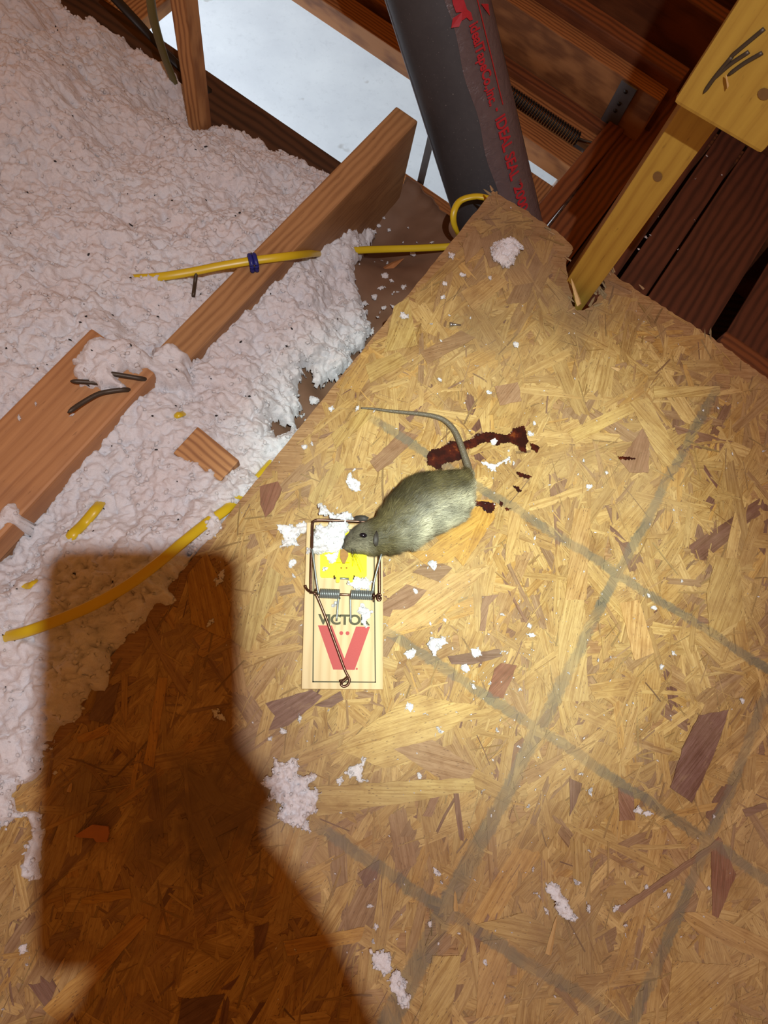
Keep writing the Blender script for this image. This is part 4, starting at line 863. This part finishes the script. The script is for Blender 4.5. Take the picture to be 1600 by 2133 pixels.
for s_ in (-1, 1): tube('staple_nail', [c0 + pv_ * .0085 * s_ + Vector((0, 0, -.006)), c0 + pv_ * .0085 * s_ + Vector((0, 0, .005))], .0014, M['nail'], st, 8)
def nail(pts, r, label, group=None, head=False):
    pp = catmull(pts, 6); rr = [r] * len(pp); rr[0] = r * .25; rr[1] = r * .8; V, Fc = tube_geo(pp, rr, 8)
    o = empty('nail', pp[-1]); tag(o, label, 'nail', group); mesh_obj('shank', V, Fc, M['nail'], o, True)
    if head:
        d = (pp[-1] - pp[-3]).normalized(); V, Fc = tube_geo([pp[-1], pp[-1] + d * .0015], r * 2.2, 12); mesh_obj('nail_head', V, Fc, M['nail'], o, True)
    return o
nail([P(146, 794, .012), P(185, 796, .008), P(215, 799, .005), P(238, 801, -.003)], .0027, 'straight nail lying half under the mound on the flat board')
nail([P(222, 777, .012), P(255, 782, .008), P(290, 788, .004), P(306, 791, -.004)], .0027, 'bent nail nearest the split end of the flat board')
nail([P(141, 860, .016), P(170, 840, .012), P(202, 822, .009), P(225, 816, .006), P(258, 812, .003), P(276, 814, -.006)], .0028, 'long bent nail hammered over on the flat board')
nail([sp_(409, 567, .020), sp_(406, 590, .012), sp_(403, 614, .002), sp_(402, 622, -.012)], .0024, 'black nail poking out of the insulation under the yellow cable')
# three nails on the lapped board: drawn on its face
inv = lap.matrix_basis
def on_face(u, v, off=0.0):
    n_ = (lap.rotation_euler.to_matrix() @ Vector((0, 0, 1))); 
    if n_.dot(CAM - Vector(lap.location)) < 0: n_ = -n_
    p0 = Vector(lap.location) + n_ * (.019 + off); d = RC @ Vector(((u - CU) / F, -(v - CV) / F, -1)); t = (p0 - CAM).dot(n_) / d.dot(n_); return CAM + d * t
for pts, lb in [([(1465, 195), (1490, 160), (1525, 118)], 'longest grey nail bedded in the lapped yellow board'), ([(1518, 122), (1550, 95), (1592, 60)], 'grey nail running to the edge of the lapped yellow board'), ([(1478, 172), (1520, 135), (1560, 108)], 'middle grey nail bedded in the lapped yellow board'), ([(1515, 158), (1550, 132), (1588, 110)], 'short grey nail beside the splinter on the lapped yellow board')]:
    nail([on_face(*q, .0005) for q in pts], .0017, lb)
tag(splinter('wood_splinter', on_face(1516, 182, .002), on_face(1512, 155, .004), .0022, M['splinter']), 'pale splinter standing out of the lapped yellow board', 'splinter')
kn = [on_face(1592 + 14 * math.cos(k * .524), 196 + 13 * math.sin(k * .524), .0008) for k in range(12)]
M['knot'] = plain('knot_wood', (.20, .10, .03), .6, var=.4, scale=300)
mesh_obj('knot', kn, [tuple(range(11, -1, -1))], M['knot'], lap)
post = bpy.data.objects['upright_post']
def on_post(u, v, off=.0):
    n_ = -(Matrix.Rotation(.085, 3, 'Z') @ E2); p0 = Vector(post.location) + n_ * (.0445 + off); d = RC @ Vector(((u - CU) / F, -(v - CV) / F, -1)); return CAM + d * ((p0 - CAM).dot(n_) / d.dot(n_))
mesh_obj('knot', [on_post(1370 + 10 * math.cos(k * .524), 368 + 11 * math.sin(k * .524), .0006) for k in range(12)], [tuple(range(11, -1, -1))], M['knot'], post)
wb = box('wood_block', (.060, .040, .02), M['pine'], sp_(432, 956, .007, -.03), (.10, .05, -.66), .0015); tag(wb, 'small sawn pine block half buried in the insulation', 'block')
rc_ = tag(splinter('wood_splinter', P(785, 572, -.175), P(842, 538, -.17), .006, M['orangechip']), 'orange wood sliver under the yellow cable on the kraft paper', 'splinter')
sc = empty('small_screw', P(940, 676, .001)); tag(sc, 'small shiny screw lying on the panel near the torn notch', 'screw')
tube('screw_head', [P(937, 676, .003), P(943, 676, .003)], [.0032, .0024], M['screw'], sc, 12); tube('screw_shank', [P(943, 676, .003), P(960, 677, .0018)], [.0018, .0009], M['screw'], sc, 8)

# ================================================================ blood
K1 = lambda L: [(560 + x * .375, 820 + y * .375) for x, y in L]
BL = [([(880, 345), (900, 315), (960, 300), (1010, 265), (1060, 270), (1140, 250), (1150, 225), (1230, 215), (1300, 230), (1340, 225), (1355, 195), (1420, 180), (1430, 235), (1440, 260), (1425, 300), (1430, 330), (1400, 320), (1380, 290), (1340, 270), (1290, 275), (1270, 290), (1230, 270), (1180, 275), (1150, 300), (1100, 310), (1080, 340), (1060, 370), (1010, 380), (960, 395), (960, 425), (930, 420), (905, 400), (880, 400)], 'long dark red blood smear crossed by the rat tail'),
      ([(1450, 275), (1480, 285), (1505, 300), (1490, 330), (1460, 310)], 'blood spot at the end of the long smear'), ([(1375, 435), (1410, 445), (1460, 460), (1440, 475), (1390, 460)], 'small blood spot beside the white wisp'), ([(1355, 510), (1385, 520), (1405, 545), (1380, 550)], 'slanted small blood spot between wisp and rump spot'),
      ([(1120, 580), (1165, 600), (1200, 600), (1260, 610), (1255, 640), (1230, 670), (1200, 655), (1180, 630), (1130, 625)], 'dark blood blot touching the rat rump'), ([(1280, 590), (1300, 605), (1295, 630), (1278, 615)], 'orange blood trace beside the rump blot'), ([(1310, 635), (1350, 638), (1322, 652)], 'tiny blood spot past the rump blot'), ([(1935, 352), (1985, 350), (2040, 362), (2000, 370), (1950, 366)], 'faint blood dash lying apart from the smear')]
random.seed(5)
for L, lb in BL:
    w = [P(u, v, .001) for u, v in K1(L)]; rp = []
    for q in range(len(w)):
        a_, b_ = w[q], w[(q + 1) % len(w)]; kk = max(2, int((b_ - a_).length / .0011)); nn = Vector((-(b_ - a_).y, (b_ - a_).x, 0)).normalized()
        for r_ in range(kk): rp.append(a_.lerp(b_, r_ / kk) + nn * random.uniform(-.0009, .0009))
    tag(prism('blood_stain', rp, .0, .0023, M['blood']), lb, 'stain', 'blood on the panel')

# ================================================================ rat trap
tx0, tx1 = P(628, 1435, TZ).x, P(798, 1435, TZ).x; ty0 = P(628, 1435, TZ).y; ty1 = ty0 + .172
trap = empty('snap_trap', ((tx0 + tx1) / 2, (ty0 + ty1) / 2, 0)); tag(trap, 'wooden snap trap with yellow pedal, coil springs and red V print', 'trap')
basep = box('base_board', (ty1 - ty0, tx1 - tx0, TZ - .0008), M['trapwood'], ((tx0 + tx1) / 2, (ty0 + ty1) / 2, TZ / 2 + .0006), (0, 0, math.pi / 2), .0007, trap)
TP = lambda u, v, z=TZ: P(u, v, z)
Zp = TZ + .00045
def flat(name, px, mat, z=Zp, parent=basep):
    return mesh_obj(name, [TP(u, v, z) for u, v in px], [tuple(range(len(px)))], mat, parent)
def orient_up(o):
    me = o.data
    for p in me.polygons:
        if p.normal.z < 0: me.flip_normals(); break
    return o
bl, br, tr_, tl = (652, 1420), (782, 1421), (779, 1104), (655, 1103)
def rect_line(p, q, w):
    A, B = TP(*p, Zp), TP(*q, Zp); d = (B - A).normalized(); s_ = Vector((-d.y, d.x, 0)) * w; A = A - d * w; B = B + d * w
    return [A + s_, A - s_, B - s_, B + s_], [(0, 1, 2, 3)]
V, Fc = join_geo([rect_line(bl, br, .0006), rect_line(br, tr_, .0006), rect_line(tr_, tl, .0006), rect_line(tl, bl, .0006)])
orient_up(mesh_obj('printed_border', V, Fc, M['ink'], basep))
uvs, fc = text_mesh('VICTOR', .035, .92); A, B = TP(662, 1301), TP(771, 1281)
orient_up(mesh_obj('printed_text', [Vector((A.x + (B.x - A.x) * x, A.y + (B.y - A.y) * y, Zp)) for x, y in uvs], fc, M['ink'], basep))
orient_up(flat('printed_emblem', C3([(415, 550), (610, 552), (785, 1010), (945, 568), (1140, 570), (925, 1170), (628, 1165)]), M['redink']))
for cx, cy, r in ((740, 658, 27), (827, 660, 27), (955, 1155, 15)): orient_up(flat('printed_dot', C3([(cx + r * math.cos(k * .393), cy + r * math.sin(k * .393)) for k in range(16)]), M['redink']))
# pedal
pd = empty('pedal', TP(715, 1175)); put_under(pd, trap); pd['label'] = 'yellow plastic pedal'
def rounded(u0, v0, u1, v1, r, n_=5):
    out = []
    for cx, cy, a0 in ((u1 - r, v0 + r, -90), (u1 - r, v1 - r, 0), (u0 + r, v1 - r, 90), (u0 + r, v0 + r, 180)):
        for k in range(n_ + 1): an = math.radians(a0 + 90 * k / n_); out.append((cx + r * math.cos(an), cy + r * math.sin(an)))
    return out
YP = M['yplastic']
def slabpx(name, px, z0, z1, mat, parent): return prism(name, [TP(u, v, z1) for u, v in px], z0, z1, mat, parent)
slabpx('plate', rounded(667, 1108, 764, 1203, 5), TZ, TZ + .0022, YP, pd)
slabpx('catch', rounded(700, 1174, 733, 1191, 2), TZ + .002, TZ + .0052, YP, pd)
slabpx('catch_bar', rounded(702, 1188, 735, 1197, 2), TZ + .002, TZ + .0062, YP, pd)
for u in (704, 731): slabpx('prong', rounded(u - 4, 1192, u + 4, 1213, 3), TZ + .001, TZ + .0055, YP, pd)
for u in (711, 722): tube('dimple', [TP(u, 1183, TZ + .005), TP(u, 1183, TZ + .0056)], .0010, M['bait'], pd, 8)
for (p, q) in [((735, 1150), (752, 1192)), ((728, 1172), (700, 1172)), ((738, 1140), (734, 1180))]: tube('rib', [TP(*p, TZ + .0024), TP(*q, TZ + .0024)], .0006, YP, pd, 6)
slabpx('bait_cup', [(709, 1145), (725, 1142), (726, 1158), (719, 1173), (714, 1173), (708, 1160)], TZ + .002, TZ + .0058, M['bait'], pd)
tube('pivot_rod', [TP(697, 1204, TZ + .003), TP(737, 1206, TZ + .003)], .0011, M['steel'], trap, 8)
for u in (697, 737): tube('pivot_staple', [TP(u, 1206, TZ - .001), TP(u, 1205, TZ + .004), TP(u + (1 if u > 700 else -1), 1200, TZ + .004), TP(u, 1199, TZ - .001)], .0008, M['bronze'], trap, 6)
# springs, axle, bow, hold bar
AZ = TZ + .0062
axl = [TP(653, 1236, AZ), TP(793, 1242, AZ)]
tube('axle', axl, .0014, M['bronze'], trap, 10)
for nm, u0, u1, vv0, vv1 in (('left', 667, 708, 1236, 1237.5), ('right', 731, 775, 1238.5, 1240.5)):
    V, Fc = helix(TP(u0, vv0, AZ), TP(u1, vv1, AZ), .0042, 11, .00098, 8, 20); mesh_obj('coil_spring', V, Fc, M['steel'], trap, True)
WR = .00105
tube('spring_leg', [TP(664, 1238, AZ + .003), TP(660, 1215, AZ + .005), TP(651, 1150, AZ + .008), TP(648, 1146, AZ + .006)], WR, M['steel'], trap, 8, smooth_pts=4)
tube('spring_leg', [TP(776, 1236, AZ + .003), TP(781, 1205, AZ + .006), TP(796, 1150, AZ + .010), TP(798, 1146, AZ + .008)], WR, M['steel'], trap, 8, smooth_pts=4)
tube('spring_leg', [TP(706, 1240, AZ - .003), TP(704, 1258, TZ + .0024), TP(701, 1294, TZ + .001)], WR, M['steel'], trap, 8, smooth_pts=4)
tube('spring_leg', [TP(730, 1242, AZ - .003), TP(730, 1260, TZ + .0024), TP(731, 1297, TZ + .001)], WR, M['steel'], trap, 8, smooth_pts=4)
BZ = TZ + .012
bow = [TP(648, 1237, AZ + .002), TP(648, 1200, AZ + .004), TP(650, 1140, AZ + .007), TP(651, 1100, BZ), TP(651.5, 1091, BZ), TP(653, 1086.5, BZ), TP(657, 1084, BZ), TP(664, 1083, BZ), TP(700, 1084, BZ), TP(770, 1087, BZ), TP(784, 1087.5, BZ), TP(790, 1089, BZ), TP(792.5, 1093, BZ), TP(793, 1100, BZ), TP(791, 1150, AZ + .006), TP(791, 1215, AZ + .002), TP(790.5, 1238, AZ), TP(790, 1248, AZ - .001)]
tube('kill_bar', bow, .00145, M['bronze'], trap, 10, smooth_pts=4)
tube('bar_eye', [TP(790 + 3.5 * math.cos(k * .6), 1244 + 7 * math.sin(k * .6), AZ + .001) for k in range(11)], .0013, M['bronze'], trap, 8)
tube('hold_bar', [TP(636, 1219, TZ + .006), TP(638.5, 1226, TZ + .006), TP(645, 1232, TZ + .0075), TP(655, 1236, TZ + .0095), TP(661, 1243, TZ + .0085), TP(680, 1290, TZ + .0055), TP(700, 1345, TZ + .004), TP(718, 1394, TZ + .0035), TP(727, 1412, TZ + .0035), TP(728, 1419, TZ + .0035), TP(724, 1427, TZ + .0035), TP(716, 1430, TZ + .0035), TP(711, 1426, TZ + .0035), TP(714, 1420, TZ + .0045), TP(722, 1414, TZ + .0055), TP(724, 1411, TZ + .006), TP(716, 1417, TZ + .0045), TP(707, 1419, TZ + .0035)], .00135, M['bronze'], trap, 10, smooth_pts=5)
tube('staple', [TP(655, 1240, TZ - .001), TP(656, 1233, AZ + .0016), TP(657, 1231, AZ + .0016), TP(657, 1227, TZ - .001)], .0011, M['bronze'], trap, 8)
tube('staple', [TP(778, 1254, TZ - .001), TP(779, 1243, AZ + .0018), TP(779, 1237, AZ + .0018), TP(778, 1231, TZ - .001)], .0011, M['bronze'], trap, 8)

# ================================================================ rat
LR = [((714.5, 1138), (717, 1144)), ((718, 1128), (722, 1146)), ((724, 1116), (731, 1148)), ((734, 1105), (743, 1150)), ((748, 1095), (760, 1152)), ((765, 1087), (777, 1154)), ((780, 1080), (794, 1155)), ((794, 1062), (816, 1152)), ((810, 1034), (842, 1147)), ((830, 1013), (868, 1139)), ((855, 996), (897, 1120)), ((884, 988), (927, 1107)), ((918, 985), (955, 1090)), ((945, 984), (975, 1070)), ((960, 983), (984, 1045)), ((967, 983), (985.5, 1015)), ((969, 982), (985, 1000)), ((970, 979), (982.5, 984))]
ZCN = [.0170, .0175, .018, .019, .0205, .0215, .0220, .0222, .0225, .0232, .024, .024, .023, .021, .0175, .0125, .008, .0055]
HH = [.0022, .006, .0095, .0125, .0150, .0165, .0165, .0180, .0205, .0228, .0240, .0238, .0228, .0208, .017, .012, .0075, .0042]
TAIL = [(974.5, 972), (968, 952), (960, 928), (950, 903), (938, 886), (922, 873), (900, 865.5), (872, 861), (835, 857.5), (805, 854), (778, 850), (752, 848)]
secs = []
for (l, r), z, h in zip(LR, ZCN, HH):
    A, B = P(*l, z), P(*r, z); secs.append(((A + B) / 2, (B - A) / 2, h))
def cr(vals, t):
    n_ = len(vals); x = t * (n_ - 1); i = min(int(x), n_ - 2); f = x - i; g = lambda k: vals[max(0, min(n_ - 1, k))]
    p0, p1, p2, p3 = g(i - 1), g(i), g(i + 1), g(i + 2)
    return .5 * ((2 * p1) + (p2 - p0) * f + (2 * p0 - 5 * p1 + 4 * p2 - p3) * f * f + (3 * p1 - p0 - 3 * p2 + p3) * f ** 3)
NB, NT_, MS = 70, 60, 32
cs_, hs_, up_ = [s_[0] for s_ in secs], [s_[1] for s_ in secs], [s_[2] for s_ in secs]
V, ringdir = [], []
for i in range(NB):
    t = i / (NB - 1); c, hvec, h = cr(cs_, t), cr(hs_, t), cr(up_, t)
    for k in range(MS):
        an = 2 * math.pi * k / MS; ce, se = math.cos(an), math.sin(an)
        sx = abs(ce) ** .9 * (1 if ce >= 0 else -1); sz = abs(se) ** .9 * (1 if se >= 0 else -1)
        V.append(c + hvec * sx + Vector((0, 0, max(h * sz, -c.z + .0012))))
tp_ = catmull([(cs_[-1])] + [P(u, v, .0045) for u, v in TAIL], 6)
for i in range(1, len(tp_)):
    t = i / (len(tp_) - 1); r = .0036 * (1 - t) ** .8 + .0009; d = (tp_[min(i + 1, len(tp_) - 1)] - tp_[i - 1]).normalized(); s_ = Vector((-d.y, d.x, 0)).normalized() * -1
    s_ = -s_ if s_.dot(hs_[-1]) < 0 and i < 3 else s_
    if i > 1 and s_.dot(prev_s) < 0: s_ = -s_
    prev_s = s_
    for k in range(MS):
        an = 2 * math.pi * k / MS; V.append(Vector((tp_[i].x, tp_[i].y, r + .0012)) + s_ * math.cos(an) * r + Vector((0, 0, math.sin(an) * r)))
NR = NB + len(tp_) - 1; Fc = []
for i in range(NR - 1):
    for k in range(MS): Fc.append((i * MS + k, i * MS + (k + 1) % MS, (i + 1) * MS + (k + 1) % MS, (i + 1) * MS + k))
V.append(cs_[0] + (cs_[0] - cs_[1]) * .1); V.append(tp_[-1] + Vector((0, 0, -.002)))
for k in range(MS): Fc.append((len(V) - 2, (k + 1) % MS, k)); Fc.append((len(V) - 1, (NR - 1) * MS + k, (NR - 1) * MS + (k + 1) % MS))
def skin_mat():
    t = NT('grey_rat_skin'); pos = t.n('NewGeometry').outputs['Position']; n_ = t.noise(pos, 300, 4)
    t.col(t.mix(n_, (.10, .085, .055), (.06, .05, .035))).p(Roughness=.7); t.bump(n_, .4, .001); return t.m
def tail_mat():
    t = NT('scaly_tail'); pos = t.n('NewGeometry').outputs['Position']; v_ = t.n('TexVoronoi', {'Vector': pos, 'Scale': 900.0}).outputs[0]
    t.col(t.mix(v_, (.085, .068, .042), (.15, .125, .085))).p(Roughness=.5); t.bump(v_, .6, .0006); return t.m
rat = empty('rat', P(880, 1060, 0)); tag(rat, 'dead grey-brown rat lying on its belly, neck pinned in the trap, tail curled', 'rat')
body = mesh_obj('body', V, Fc, skin_mat(), rat, True); body.data.materials.append(tail_mat())
for p in body.data.polygons:
    if min(p.vertices) >= (NB - 2) * MS and min(p.vertices) < NR * MS: p.material_index = 1
bm = bmesh.new(); bm.from_mesh(body.data); bmesh.ops.recalc_face_normals(bm, faces=bm.faces[:]); bm.to_mesh(body.data); bm.free()
# fur: short tapering hairs combed from nose to rump
rg = np.random.default_rng(21); Va = np.array([v[:] for v in V]); NH = 62000
ti = rg.random(NH) ** .92 * (NB - 3); th = rg.uniform(-.35, math.pi + .35, NH) * MS / (2 * math.pi)
ri, fi = ti.astype(int), ti - ti.astype(int); ki = np.floor(th).astype(int); fk = th - np.floor(th)
def vat(r, k): return Va[r * MS + (k % MS)]
p00, p01, p10, p11 = vat(ri, ki), vat(ri, ki + 1), vat(ri + 1, ki), vat(ri + 1, ki + 1)
root = (p00 * (1 - fk)[:, None] + p01 * fk[:, None]) * (1 - fi)[:, None] + (p10 * (1 - fk)[:, None] + p11 * fk[:, None]) * fi[:, None]
du = p10 - p00; du /= np.linalg.norm(du, axis=1)[:, None] + 1e-9; dk = p01 - p00; dk /= np.linalg.norm(dk, axis=1)[:, None] + 1e-9
cenr = np.array([cr(cs_, i / (NB - 1))[:] for i in range(NB)])[ri]
nrm = np.cross(du, dk); nrm /= np.linalg.norm(nrm, axis=1)[:, None] + 1e-9; nrm *= np.sign(((root - cenr) * nrm).sum(1))[:, None]
tt = ti / (NB - 1); leng = np.where(tt < .30, .0026 + tt * .010, .0065) * rg.uniform(.6, 1.3, NH); leng = np.where((tt > .38) & (rg.random(NH) < .06), leng * 1.5, leng)
clumpn = np.stack([vnoise(root[:, 0] * 240, root[:, 1] * 240, 5) - .5, vnoise(root[:, 0] * 240, root[:, 1] * 240, 6) - .5, np.zeros(NH)], 1)
lift = rg.uniform(.15, .55, NH)[:, None]; dirn = du + nrm * lift + clumpn * 1.1 + rg.normal(0, .16, (NH, 3)); dirn[:, 2] -= .12; dirn /= np.linalg.norm(dirn, axis=1)[:, None]
wside = np.cross(dirn, nrm); wside /= np.linalg.norm(wside, axis=1)[:, None] + 1e-9; wd_ = rg.uniform(.00010, .00021, NH)[:, None]
mid = root + dirn * leng[:, None] * .55; tipp = mid + (dirn + du * .35 - nrm * .22) * leng[:, None] * .45; tipp[:, 2] = np.maximum(tipp[:, 2], .0008); mid[:, 2] = np.maximum(mid[:, 2], .0008)
HV = np.stack([root - wside * wd_, root + wside * wd_, mid + wside * wd_ * .8, mid - wside * wd_ * .8, tipp], 1).reshape(-1, 3)
bi = np.arange(NH)[:, None] * 5; HF = np.concatenate([bi + [0, 1, 2], bi + [0, 2, 3], bi + [3, 2, 4]])
# colour: dark olive back, paler flank and belly side, grey face
across = th * 2 * math.pi / MS          # 0 = right/lower flank in the picture, pi = back side
flank = np.clip((np.cos(across) + .15) / 1.0, 0, 1) ** .8 * np.clip((tt - .40) / .15, 0, 1)
patch = vnoise(root[:, 0] * 70, root[:, 1] * 70, 12)
c_b, c_f, c_h, c_d = np.array([.095, .078, .032]), np.array([.42, .40, .28]), np.array([.17, .15, .10]), np.array([.035, .030, .018])
cc = c_b * (1 - flank)[:, None] + c_f * flank[:, None]
hd = np.clip((.30 - tt) / .06, 0, 1)[:, None]; lowh = np.clip(np.cos(across) * 1.3, 0, 1)[:, None]; cc = cc * (1 - hd) + (c_h * (1 - lowh) + np.array([.36, .33, .22]) * lowh) * hd
cc = cc * (.55 + .9 * patch)[:, None]; dk_ = (rg.random(NH) < .25 * (1 - flank * .6))[:, None]; cc = np.where(dk_, cc * .35 + c_d * .4, cc); pale = (rg.random(NH) < .10)[:, None]; cc = np.where(pale, cc * 1.7 + .02, cc)
fur = np_obj('fur', HV, HF, None, rat, False); fur['kind'] = 'stuff'
ca = fur.data.color_attributes.new('fcol', 'FLOAT_COLOR', 'POINT'); ca.data.foreach_set('color', np.concatenate([np.repeat(np.clip(cc, 0, 1), 5, 0), np.ones((NH * 5, 1))], 1).astype(np.float32).ravel())
t = NT('olive_grey_fur'); t.col(t.n('VertexColor', layer_name='fcol').outputs[0]).p(Roughness=.55); t.b.inputs['Specular IOR Level'].default_value = .35; fur.data.materials.append(t.m)
# ears, eye, nose, whiskers, teeth side mouth
M['ear'] = plain('dark_ear_skin', (.045, .038, .030), .6); M['eye'] = plain('black_eye', (.006, .006, .009), .06, var=0)
def surf_pt(u, v):
    """point of the rat's skin under a picture point"""
    d = RC @ Vector(((u - CU) / F, -(v - CV) / F, -1)); best = None
    for i in range(NB):
        for k in range(0, MS // 2 + 1):
            p = V[i * MS + k]; q = PX(p); e = (q[0] - u) ** 2 + (q[1] - v) ** 2
            if best is None or e < best[0]: best = (e, p)
    return Vector(best[1])
def ball(name, c, rx, ry, rz, mat, parent, rot=0, n_=16):
    bm = bmesh.new(); bmesh.ops.create_uvsphere(bm, u_segments=n_, v_segments=10, radius=1)
    for v_ in bm.verts: v_.co = Vector((v_.co.x * rx, v_.co.y * ry, v_.co.z * rz))
    me = bpy.data.meshes.new(name); bm.to_mesh(me); bm.free(); me.materials.append(mat); me.polygons.foreach_set('use_smooth', [True] * len(me.polygons))
    o = bpy.data.objects.new(name, me); COL.objects.link(o); o.location = c; o.rotation_euler = (0, 0, rot); put_under(o, parent); return o
ball('eye', surf_pt(758, 1119) + Vector((0, 0, .0022)), .0040, .0027, .0026, M['eye'], rat, -.15)
ball('nose', surf_pt(716, 1140) + Vector((-.0003, 0, .0002)), .0016, .0019, .0015, M['ear'], rat)
def ear(px, label):
    w = [P(u, v, z) for u, v, z in px]; c = sum(w, Vector()) / len(w); n_ = len(w); V2 = w + [c + Vector((0, 0, -.0012))] + [p + Vector((.0003, .0002, .0010)) for p in w] + [c + Vector((0, 0, .0004))]
    Fx = [(k, (k + 1) % n_, n_) for k in range(n_)] + [(k, n_ + 1 + k, n_ + 1 + (k + 1) % n_, (k + 1) % n_) for k in range(n_)] + [(n_ + 1 + (k + 1) % n_, n_ + 1 + k, 2 * n_ + 1) for k in range(n_)]
    o = mesh_obj('ear', V2, Fx, M['ear'], rat, True); o['label'] = label
ear([(784, 1106, .041), (780, 1114, .0415), (777.5, 1123, .041), (778, 1132, .040), (782, 1139, .0385), (786.5, 1136, .040), (788, 1126, .0415), (787.5, 1114, .042)], 'dark folded ear beside the eye')
ear([(738, 1077, .027), (741, 1075, .029), (750, 1074, .032), (760, 1074.5, .034), (768, 1079, .035), (764, 1085, .034), (752, 1086, .031), (741, 1084, .028)], 'dark far ear above the kill bar')
M['whisk'] = plain('dark_whisker', (.03, .025, .02), .5)
for i, (u, v) in enumerate([(738, 1176), (735, 1170), (741, 1178), (732, 1172), (745, 1165), (748, 1186), (757, 1190), (729, 1160)]):
    a_ = surf_pt(730 + i * .9, 1138 + (i % 3)); b_ = P(u, v, .016); tube('whisker', [a_, (a_ + b_) / 2 + Vector((0, 0, .004)), b_], [.00022, .00018, .0001], M['whisk'], rat, 5)

# ================================================================ the phone that takes the picture, and the hand holding it (behind the lens)
RC4 = Matrix.Translation(CAM) @ RC.to_4x4()
def camp(x, y, z): return RC4 @ Vector((x, y, z))
bm = bmesh.new(); PW, PH_, PT = .0775, .160, .0080
cx_, cy_ = -.0228, -.0652
bmesh.ops.create_cube(bm, size=1)
for v_ in bm.verts: v_.co = Vector((v_.co.x * PW, v_.co.y * PH_, v_.co.z * PT))
vert = [e for e in bm.edges if abs(e.verts[0].co.z - e.verts[1].co.z) > .001]; bmesh.ops.bevel(bm, geom=vert, offset=.011, segments=8, affect='EDGES', profile=.5)
me = bpy.data.meshes.new('case'); bm.to_mesh(me); bm.free(); M['phone'] = plain('dark_phone_case', (.02, .02, .022), .4); me.materials.append(M['phone'])
ph = empty('phone', camp(cx_, cy_, .007)); ph.rotation_euler = RC.to_euler(); tag(ph, 'dark smartphone held over the panel, its shadow falling beside the trap', 'phone')
co_ = bpy.data.objects.new('case', me); COL.objects.link(co_); co_.location = camp(cx_, cy_, .008); co_.rotation_euler = RC.to_euler(); put_under(co_, ph)
sc_ = box('screen', (PW - .005, PH_ - .005, .0004), M['black'], camp(cx_, cy_, .0122), RC.to_euler(), 0, ph)
hand = bpy.data.meshes.new('person')
J = {}; hv, he, hr = [], [], []
def jn(name, p, r, parent=None):
    J[name] = len(hv); hv.append(p); hr.append(r)
    if parent: he.append((J[parent], J[name]))
jn('wrist', (.050, -.155, .040), .026); jn('palm', (.020, -.115, .024), .030, 'wrist'); jn('palm2', (.0, -.095, .018), .022, 'palm')
jn('heel', (-.034, -.165, .028), .028, 'palm'); jn('fore', (.10, -.27, .11), .036, 'wrist'); jn('elbow', (.19, -.42, .24), .042, 'fore')
for i, (x0, y0) in enumerate([(.004, -.068), (.006, -.086), (.006, -.104), (.004, -.122)]):
    n1, n2, n3 = 'f%da' % i, 'f%db' % i, 'f%dc' % i; L = [.9, 1.0, .95, .75][i]
    jn(n1, (x0 - .010, y0 + .002, -.006), .0095, 'palm2' if i < 2 else 'palm'); jn(n2, (x0 - .038 * L, y0 + .008, -.009), .0088, n1); jn(n3, (x0 - .062 * L, y0 + .006, -.0055), .0075, n2)
jn('t1', (.024, -.080, .026), .0125, 'palm2'); jn('t2', (.012, -.062, .024), .0105, 't1'); jn('t3', (-.006, -.056, .0215), .0085, 't2')
hand.from_pydata([camp(*p) for p in hv], he, []); ho = bpy.data.objects.new('person', hand); COL.objects.link(ho)
M['skin'] = plain('skin', (.50, .28, .19), .55, var=.1); hand.materials.append(M['skin'])
md = ho.modifiers.new('skin', 'SKIN'); sv = hand.skin_vertices[0].data
for i, r in enumerate(hr): sv[i].radius = (r, r)
sv[0].use_root = True
ho.modifiers.new('sub', 'SUBSURF').levels = 2; ho.modifiers['sub'].render_levels = 2
tag(ho, 'bare hand and forearm of the photographer holding the phone', 'person')

M['sleeve'] = plain('grey_sleeve_cloth', (.10, .11, .13), .9, var=.3, scale=90)
V, Fc = tube_geo(catmull([camp(*p) for p in [(-.034, -.160, .040), (.004, -.205, .065), (.09, -.29, .12), (.19, -.43, .24), (.23, -.50, .31)]], 5), [.056, .060, .062, .062, .06, .06, .06, .06, .06, .061, .061, .062, .062, .062, .062, .063, .063, .064, .064, .065, .065], 20)
put_under(mesh_obj('sleeve', V, Fc, M['sleeve'], None, True), ho)
